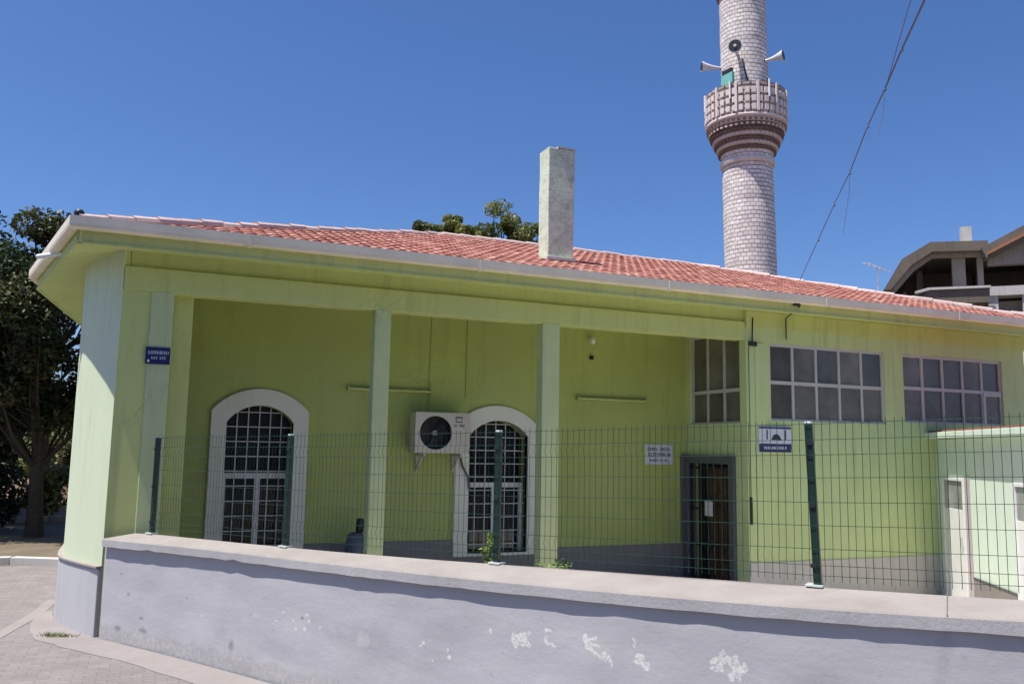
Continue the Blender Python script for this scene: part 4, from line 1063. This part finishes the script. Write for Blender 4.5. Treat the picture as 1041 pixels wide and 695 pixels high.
# ================================================================== cable of small lamps from the roof
cb_ = thing('lamp_cable', 'sagging cable strung with small lamps crossing the sky up from the red roof', 'cable', (12.28, 13.7, 5.6))
pts = [(9.4, 6.5, 10.3), (10.21, 8.2, 9.61), (10.71, 9.0, 9.21), (11.09, 9.8, 8.84), (11.44, 10.5, 8.5), (11.63, 11.1, 8.06), (11.97, 11.9, 7.48), (12.14, 12.5, 7.03), (12.28, 13.1, 6.48), (12.30, 13.7, 5.72)]
m = MB(); m.tube(pts, [.019, .019, .018, .016, .014, .011, .009, .008, .008, .007], 6); m.build('cable', 'cable', cb_)
m = MB(); m.tube([(9.9, 8.0, 9.7), (10.42, 9.0, 9.16), (10.98, 9.8, 8.85), (11.44, 10.5, 8.48)], .007, 5); m.build('loose_wire', 'cable', cb_)
m = MB(); m.tube([(11.44, 10.5, 8.48), (11.37, 10.5, 8.1), (11.30, 10.5, 7.82), (11.17, 10.5, 7.56)], .006, 5)
m.build('loose_wire', 'cable', cb_); m = MB(); m.tube([(11.97, 11.9, 7.46), (11.93, 11.9, 7.05), (11.75, 11.9, 6.25)], .005, 5); m.build('loose_wire', 'cable', cb_)
for x, y, z in pts[3:9]:
    m = MB(); m.lathe([(0, z - .05), (.018, z - .045), (.021, z - .02), (.013, z), (.012, z + .02), (0, z + .02)], 10, (x, y)); m.build('lamp', 'cable', cb_)
# television aerial on the roof
ta = thing('television_aerial', 'thin metal television aerial standing on the red roof at the right', 'aerial', (14.38, 13.6, 5.6))
m = MB(); m.tube([(14.38, 13.6, 5.6), (14.38, 13.6, 6.22)], .013, 6); m.build('mast', 'frame', ta)
m = MB(); m.tube([(14.05, 13.6, 6.26), (14.75, 13.6, 6.12)], .010, 6)
for k in range(5):
    x = 14.08 + k * .15; z = 6.255 - k * .03; h = .10 - k * .01; m.tube([(x, 13.6 - h * 1.2, z - h * .3), (x, 13.6 + h * 1.2, z + h * .3)], .006, 5)
m.build('antenna', 'frame', ta)

# ================================================================== unfinished concrete building far right
h = R(44.9); P0 = Vector((math.sin(h), math.cos(h))) * 42; D1 = Vector((math.cos(h), -math.sin(h))); D0 = Vector((math.sin(h), math.cos(h)))
def bp(s, z, d=0): p = P0 + D1 * s + D0 * d; return (p.x, p.y, z)
ub = thing('unfinished_building', 'unfinished raw concrete building with open dark floors behind the roof', 'building', bp(5, 0, 3))
def bprism(poly, d0, d1, name, mat, par=ub, bev=0):
    m = MB(); m.prism(poly, lambda a, b: bp(a, b, d0), lambda a, b: bp(a, b, d1)); return m.build(name, mat, par, bevel=bev)
bprism([(1.45, 9.55), (1.75, 9.55), (2.62, 10.60), (3.50, 11.18), (5.70, 11.08), (5.70, 11.52), (3.44, 11.62), (2.25, 10.92)], -.7, 8, 'roof', 'concrete_dark')
bprism([(1.60, 9.50), (1.95, 9.50), (2.75, 10.45), (3.55, 11.0), (5.7, 10.92), (5.7, 11.10), (3.5, 11.17), (2.6, 10.58)], -.25, -.02, 'edge_beam', 'concrete')
bprism([(5.58, 10.72), (5.75, 10.72), (8.6, 12.2), (11.5, 10.6), (11.7, 10.8), (8.6, 12.85), (5.40, 11.16)], -.9, 8, 'gable_roof', 'concrete_dark')
bprism([(5.62, 10.94), (8.6, 12.50), (11.6, 10.8), (11.6, 10.70), (8.6, 12.36), (5.62, 10.82)], -.96, -.90, 'gable_edge', 'rust')
bprism([(5.72, 10.50), (11.4, 10.42), (11.4, 10.80), (8.6, 12.20), (5.72, 10.84)], -.35, .1, 'gable_wall', 'concrete')
for s0, s1, d in ((4.33, 4.86, 0), (5.33, 5.56, 0), (3.05, 3.3, 2.5), (8.6, 8.9, 0), (11.0, 11.3, 0)): bprism(rect(s0, s1, 6.4, 10.95 if s1 < 5.6 else 10.5), d, d + .35, 'pillar', 'concrete')
bprism(rect(5.45, 11.5, 9.08, 9.48), -.6, 7.9, 'floor_slab', 'concrete_pale')
bprism(rect(2.2, 5.44, 8.95, 9.12), -.9, 7.9, 'floor_slab', 'concrete')
bprism([(2.55, 8.75), (5.62, 8.75), (5.64, 9.36), (3.30, 9.38)], -.95, -.80, 'balcony_wall', 'concrete_dark')
bprism([(2.75, 9.26), (3.30, 9.385), (5.68, 9.365), (5.68, 9.46), (3.25, 9.49), (2.70, 9.35)], -1.05, -.72, 'balcony_rail', 'concrete_pale')
bprism(rect(5.62, 6.0, 6.0, 9.078), -.5, -.35, 'pillar', 'concrete_pale'); bprism(rect(6.92, 7.4, 6.0, 9.078), -.5, -.35, 'pillar', 'concrete_pale')
bprism(rect(6.0, 6.92, 6.0, 8.35), -.4, -.15, 'wall', 'concrete_pale'); bprism(rect(1.9, 11.4, 0, 8.94), 0.2, 7.8, 'lower_storeys', 'concrete')
bprism([(1.7, 8.95), (11.4, 8.95), (11.4, 10.6), (8.6, 12.2), (5.7, 10.9), (3.5, 11.1), (1.7, 9.6)], 6.5, 6.7, 'back_wall', 'concrete_dark'); bprism(rect(2.6, 5.5, 9.5, 10.9), 3.2, 3.35, 'back_wall', 'concrete_dark'); bprism(rect(5.6, 11.3, 9.49, 10.78), 3.0, 3.15, 'back_wall', 'concrete_dark')
bprism(rect(4.86, 5.30, 11.3, 12.62), 1.0, 1.5, 'chimney', 'concrete_pale')
bprism([(4.7, 11.4), (5.6, 11.4), (5.6, 11.62), (5.3, 11.72), (4.9, 11.66)], .2, 3, 'roof_rubble', 'concrete')
# house seen past the right end of the mosque
ho = thing('house', 'white house with pale red roof glimpsed past the right end of the mosque', 'house', (59, 41, 0))
m = MB(); m.box(52.5, 66, 38, 48, 0, 7.2); m.build('wall', 'house_wall', ho)
m = MB(); m.add([(52, 37.4, 7.2), (66.6, 37.4, 7.2), (66.6, 48.6, 7.2), (52, 48.6, 7.2), (56.5, 43, 9.6), (62, 43, 9.6)], [(0, 1, 5, 4), (1, 2, 5), (2, 3, 4, 5), (3, 0, 4), (3, 2, 1, 0)]); m.build('roof', 'redroof', ho)
m = MB(); m.box(53, 60, 37.2, 37.96, 5.0, 5.25); m.build('balcony', 'redroof', ho)
# house behind the trees at the left
hl = thing('house', 'white house with red roof half hidden behind the dark trees at the left', 'house', (-7, 50, 0))
m = MB(); m.box(-12, -5.2, 47, 56, -.35, 4.35); m.build('wall', 'house_wall', hl)
m = MB(); m.add([(-12.5, 46.5, 4.3), (-4.7, 46.5, 4.3), (-4.7, 56.5, 4.3), (-12.5, 56.5, 4.3), (-9.5, 51, 6.2), (-7.5, 51, 6.2)], [(0, 1, 5, 4), (1, 2, 5), (2, 3, 4, 5), (3, 0, 4), (3, 2, 1, 0)]); m.build('roof', 'redroof', hl)
m = MB(); m.box(-7.2, -6.2, 46.93, 46.99, 1.2, 2.6); m.build('window', 'glass', hl)

# ================================================================== trees and bushes
def tree(x, y, H, cr, label, leafmat, seed, n_clump, per, size, trunk_r=.18, base=.35, lean=(0, 0), flat=1, group=None, tone=(.1, .9)):
    rnd = random.Random(seed); t = thing('tree', label, 'tree', (x, y, 0), group)
    tr = MB(); lf = MB(); lf.tone = []
    top = Vector((x + lean[0], y + lean[1], H * .80)); n = 8; trunk = []
    for i in range(n + 1):
        f = i / n; trunk.append(Vector((x, y, -.1)).lerp(top, f) + Vector((rnd.uniform(-.1, .1), rnd.uniform(-.1, .1), 0)) * (f > 0) * H * .03)
    tr.tube(trunk, [trunk_r * (1.25 if i == 0 else 1 - .8 * i / n) for i in range(n + 1)], 10)
    cz = H * (base + (1 - base) / 2); rz = H * (1 - base) / 2
    for c in range(n_clump):
        while True:
            u = Vector((rnd.uniform(-1, 1), rnd.uniform(-1, 1), rnd.uniform(-1, 1)))
            if .25 < u.length < 1: break
        u = u * (.95 / max(.55, u.length) * rnd.uniform(.75, 1.0)) if rnd.random() < .7 else u
        c0 = Vector((x + lean[0] * .6 + u.x * cr * (1 - .25 * max(0, u.z)), y + lean[1] * .6 + u.y * cr * (1 - .25 * max(0, u.z)), cz + u.z * rz * .92))
        k = int(n * min(.95, max(.35, (c0.z - rz * .5) / (H * .8)))); st = trunk[min(n, k)]
        mid = st.lerp(c0, .55) + Vector((rnd.uniform(-.2, .2), rnd.uniform(-.2, .2), -.1 * cr))
        tr.tube([st, mid, c0], [trunk_r * .28, trunk_r * .16, .012], 5)
        r = cr * rnd.uniform(.15, .31); tm = rnd.uniform(*tone)
        leaf_cloud(lf, c0, (r, r, r * .75 * flat), int(per * rnd.uniform(.6, 1.3)), size, rnd, .7, (tm - .3, tm + .3))
    tr.build('trunk', 'bark', t); lf.build('crown', leafmat, t); return t
tree(-2.25, 21.9, 7.7, 2.0, 'dark leafy tree beside the pier with its trunk standing on the verge', 'leaf_dark', 31, 105, 300, .075, .17, .28, (-.15, 0), group='trees at the left')
tree(-5.6, 23.5, 8.6, 2.9, 'dark leafy tree at the left edge of the photo', 'leaf_dark', 32, 100, 290, .08, .2, .25, group='trees at the left')
tree(-4.3, 27.0, 6.6, 2.2, 'smaller dark tree behind the two at the left', 'leaf_dark', 33, 70, 300, .08, .14, .2, group='trees at the left')
tree(-7.5, 34.5, 5.2, 2.4, 'bushy tree on top of the soil bank', 'leaf_hedge', 36, 60, 160, .15, .15, .15)
tree(-3.6, 37.5, 4.2, 2.0, 'pale green bushy tree on the soil bank beside the pier', 'leaf_olive', 37, 50, 160, .15, .12, .12)
tree(12.0, 30.0, 12.2, 1.7, 'green tree rising behind the roof left of the chimney', 'leaf_olive', 41, 70, 300, .085, .2, .5, group='trees behind the roof', tone=(.0, .9))
tree(13.9, 30.3, 12.0, 1.5, 'olive green tree peeping out beside the chimney', 'leaf_olive', 42, 60, 300, .085, .18, .5, group='trees behind the roof')
tree(10.3, 30.2, 11.4, 1.1, 'narrow low treetop between the other treetops over the roof ridge', 'leaf_olive', 44, 50, 260, .08, .15, .55, group='trees behind the roof')
tree(9.1, 30.5, 10.95, 1.1, 'small treetop just showing over the roof ridge', 'leaf_olive', 43, 40, 260, .08, .15, .55, group='trees behind the roof')
def bush(x, y, r, hh, label, seed, mat='leaf_hedge'):
    rnd = random.Random(seed); t = thing('bush', label, 'bush', (x, y, 0), 'bushes under the trees'); lf = MB(); lf.tone = []; st = MB()
    for k in range(14):
        a = rnd.uniform(0, 6.28); c = Vector((x + math.cos(a) * r * rnd.uniform(.1, .9), y + math.sin(a) * r * rnd.uniform(.1, .9), hh * rnd.uniform(.3, .95)))
        st.tube([(x, y, -.05), Vector((x, y, 0)).lerp(c, .6), c], [.03, .02, .006], 5); leaf_cloud(lf, c, (r * .4, r * .4, hh * .25), 150, .09, rnd)
    st.build('stem', 'bark', t); lf.build('foliage', mat, t)
bush(-2.55, 26.4, .7, 1.35, 'small green bush on the verge just right of the tree trunk', 55, 'leaf_olive'); bush(-3.3, 23.0, .9, 1.5, 'dark round bush left of the tree trunk', 51); bush(-4.6, 22.0, 1.0, 1.3, 'low dark bush at the left edge under the trees', 52); bush(-4.4, 26.0, 1.1, 1.9, 'taller bush behind the tree trunks on the verge', 53); bush(-3.4, 31.5, .8, 2.3, 'green bush growing up the soil bank', 54, 'leaf_olive')

# ================================================================== unseen plain houses, added behind the viewer to shade the lower sky
def sky_blocker(x0, x1, y1, h, mat, label, nf):
    t = thing('sky_blocker', label, 'house', ((x0 + x1) / 2, y1 - 5, 0), 'unseen sky blockers added behind the viewer')
    m = MB(); m.box(x0, x1, y1 - 10, y1, -.35, h); m.build('wall', mat, t)
    m = MB(); m.box(x0 - .4, x1 + .4, y1 - 10.4, y1 + .6, h + .002, h + .25); m.build('roof', 'redroof', t)
    k = int((x1 - x0) / 3.4)
    for f in range(nf):
        for i in range(k):
            x = x0 + (i + .5) * (x1 - x0) / k; z = 1 + f * 3
            w = MB(); w.box(x - .65, x + .65, y1 + .002, y1 + .05, z, z + 1.4); fr = w.build('window', 'frame', t)
            w = MB(); w.box(x - .57, x + .57, y1 + .051, y1 + .06, z + .08, z + 1.32); w.build('pane', 'glass', fr)
sky_blocker(-34, -19, -10.5, 8.2, 'sky_blocker_wall', 'tan two storey house added out of view to block low sky, leftmost of the row', 2)
sky_blocker(-18.5, -4, -11, 8.0, 'sky_blocker_wall', 'tan plastered two storey house added out of view to block low sky, behind the viewer to the left', 2)
sky_blocker(-3.5, 12, -11.5, 8.3, 'sky_blocker_wall', 'tan two storey house added out of view to block low sky, right behind the viewer', 2)
sky_blocker(12.5, 30, -12, 8.0, 'sky_blocker_wall', 'tan plastered two storey house added out of view to block low sky, right of the viewer', 2)

# ================================================================== light, sky, camera
EL = R(70)
SUN = Vector((-.97, -.07, 0)).normalized() * math.cos(EL) + Vector((0, 0, math.sin(EL)))
w = bpy.data.worlds.new('World'); scn.world = w; w.use_nodes = True; nt = w.node_tree; nt.nodes.clear()
sky = nt.nodes.new('ShaderNodeTexSky'); sky.sky_type = 'NISHITA'; sky.sun_disc = False
sky.sun_elevation = EL; sky.sun_rotation = math.atan2(SUN.x, SUN.y)
sky.altitude = 500; sky.air_density = 1.0; sky.dust_density = 1.2; sky.ozone_density = 9.0
bg = nt.nodes.new('ShaderNodeBackground'); bg.inputs[1].default_value = .097
ow = nt.nodes.new('ShaderNodeOutputWorld'); hs = nt.nodes.new('ShaderNodeHueSaturation'); hs.inputs['Saturation'].default_value = 1.10; nt.links.new(sky.outputs[0], hs.inputs['Color']); nt.links.new(mixc(nt, 1.0, hs.outputs[0], (1.05, .955, 1.03), 'MULTIPLY'), bg.inputs[0]); nt.links.new(bg.outputs[0], ow.inputs[0])
sl = bpy.data.lights.new('sun', 'SUN'); sl.energy = 5.0; sl.angle = R(.53); sl.color = (1, .95, .88)
so = bpy.data.objects.new('sun', sl); COL.objects.link(so); so.rotation_euler = (-SUN).to_track_quat('-Z', 'Y').to_euler(); so.location = SUN * 60

yaw, pit, rol = R(22.9), R(7.13), R(-1.0)
fw = Vector((math.sin(yaw) * math.cos(pit), math.cos(yaw) * math.cos(pit), math.sin(pit)))
rt = Vector((math.cos(yaw), -math.sin(yaw), 0)); dn = fw.cross(rt)
r2 = rt * math.cos(rol) + dn * math.sin(rol); d2 = dn * math.cos(rol) - rt * math.sin(rol)
cd = bpy.data.cameras.new('camera'); cam = bpy.data.objects.new('camera', cd); COL.objects.link(cam)
mat = Matrix((r2, -d2, -fw)).transposed().to_4x4(); mat.translation = Vector((0, 0, 2.15)); cam.matrix_world = mat
cd.sensor_width = 36; cd.lens = 860 / 1041 * 36; cd.clip_end = 2000; cd.clip_start = .05
scn.camera = cam
scn.view_settings.view_transform = 'Standard'; scn.view_settings.look = 'None'; scn.view_settings.gamma = 1; scn.view_settings.use_curve_mapping = False
scn.view_settings.exposure = .5
scn.cycles.use_denoising = True
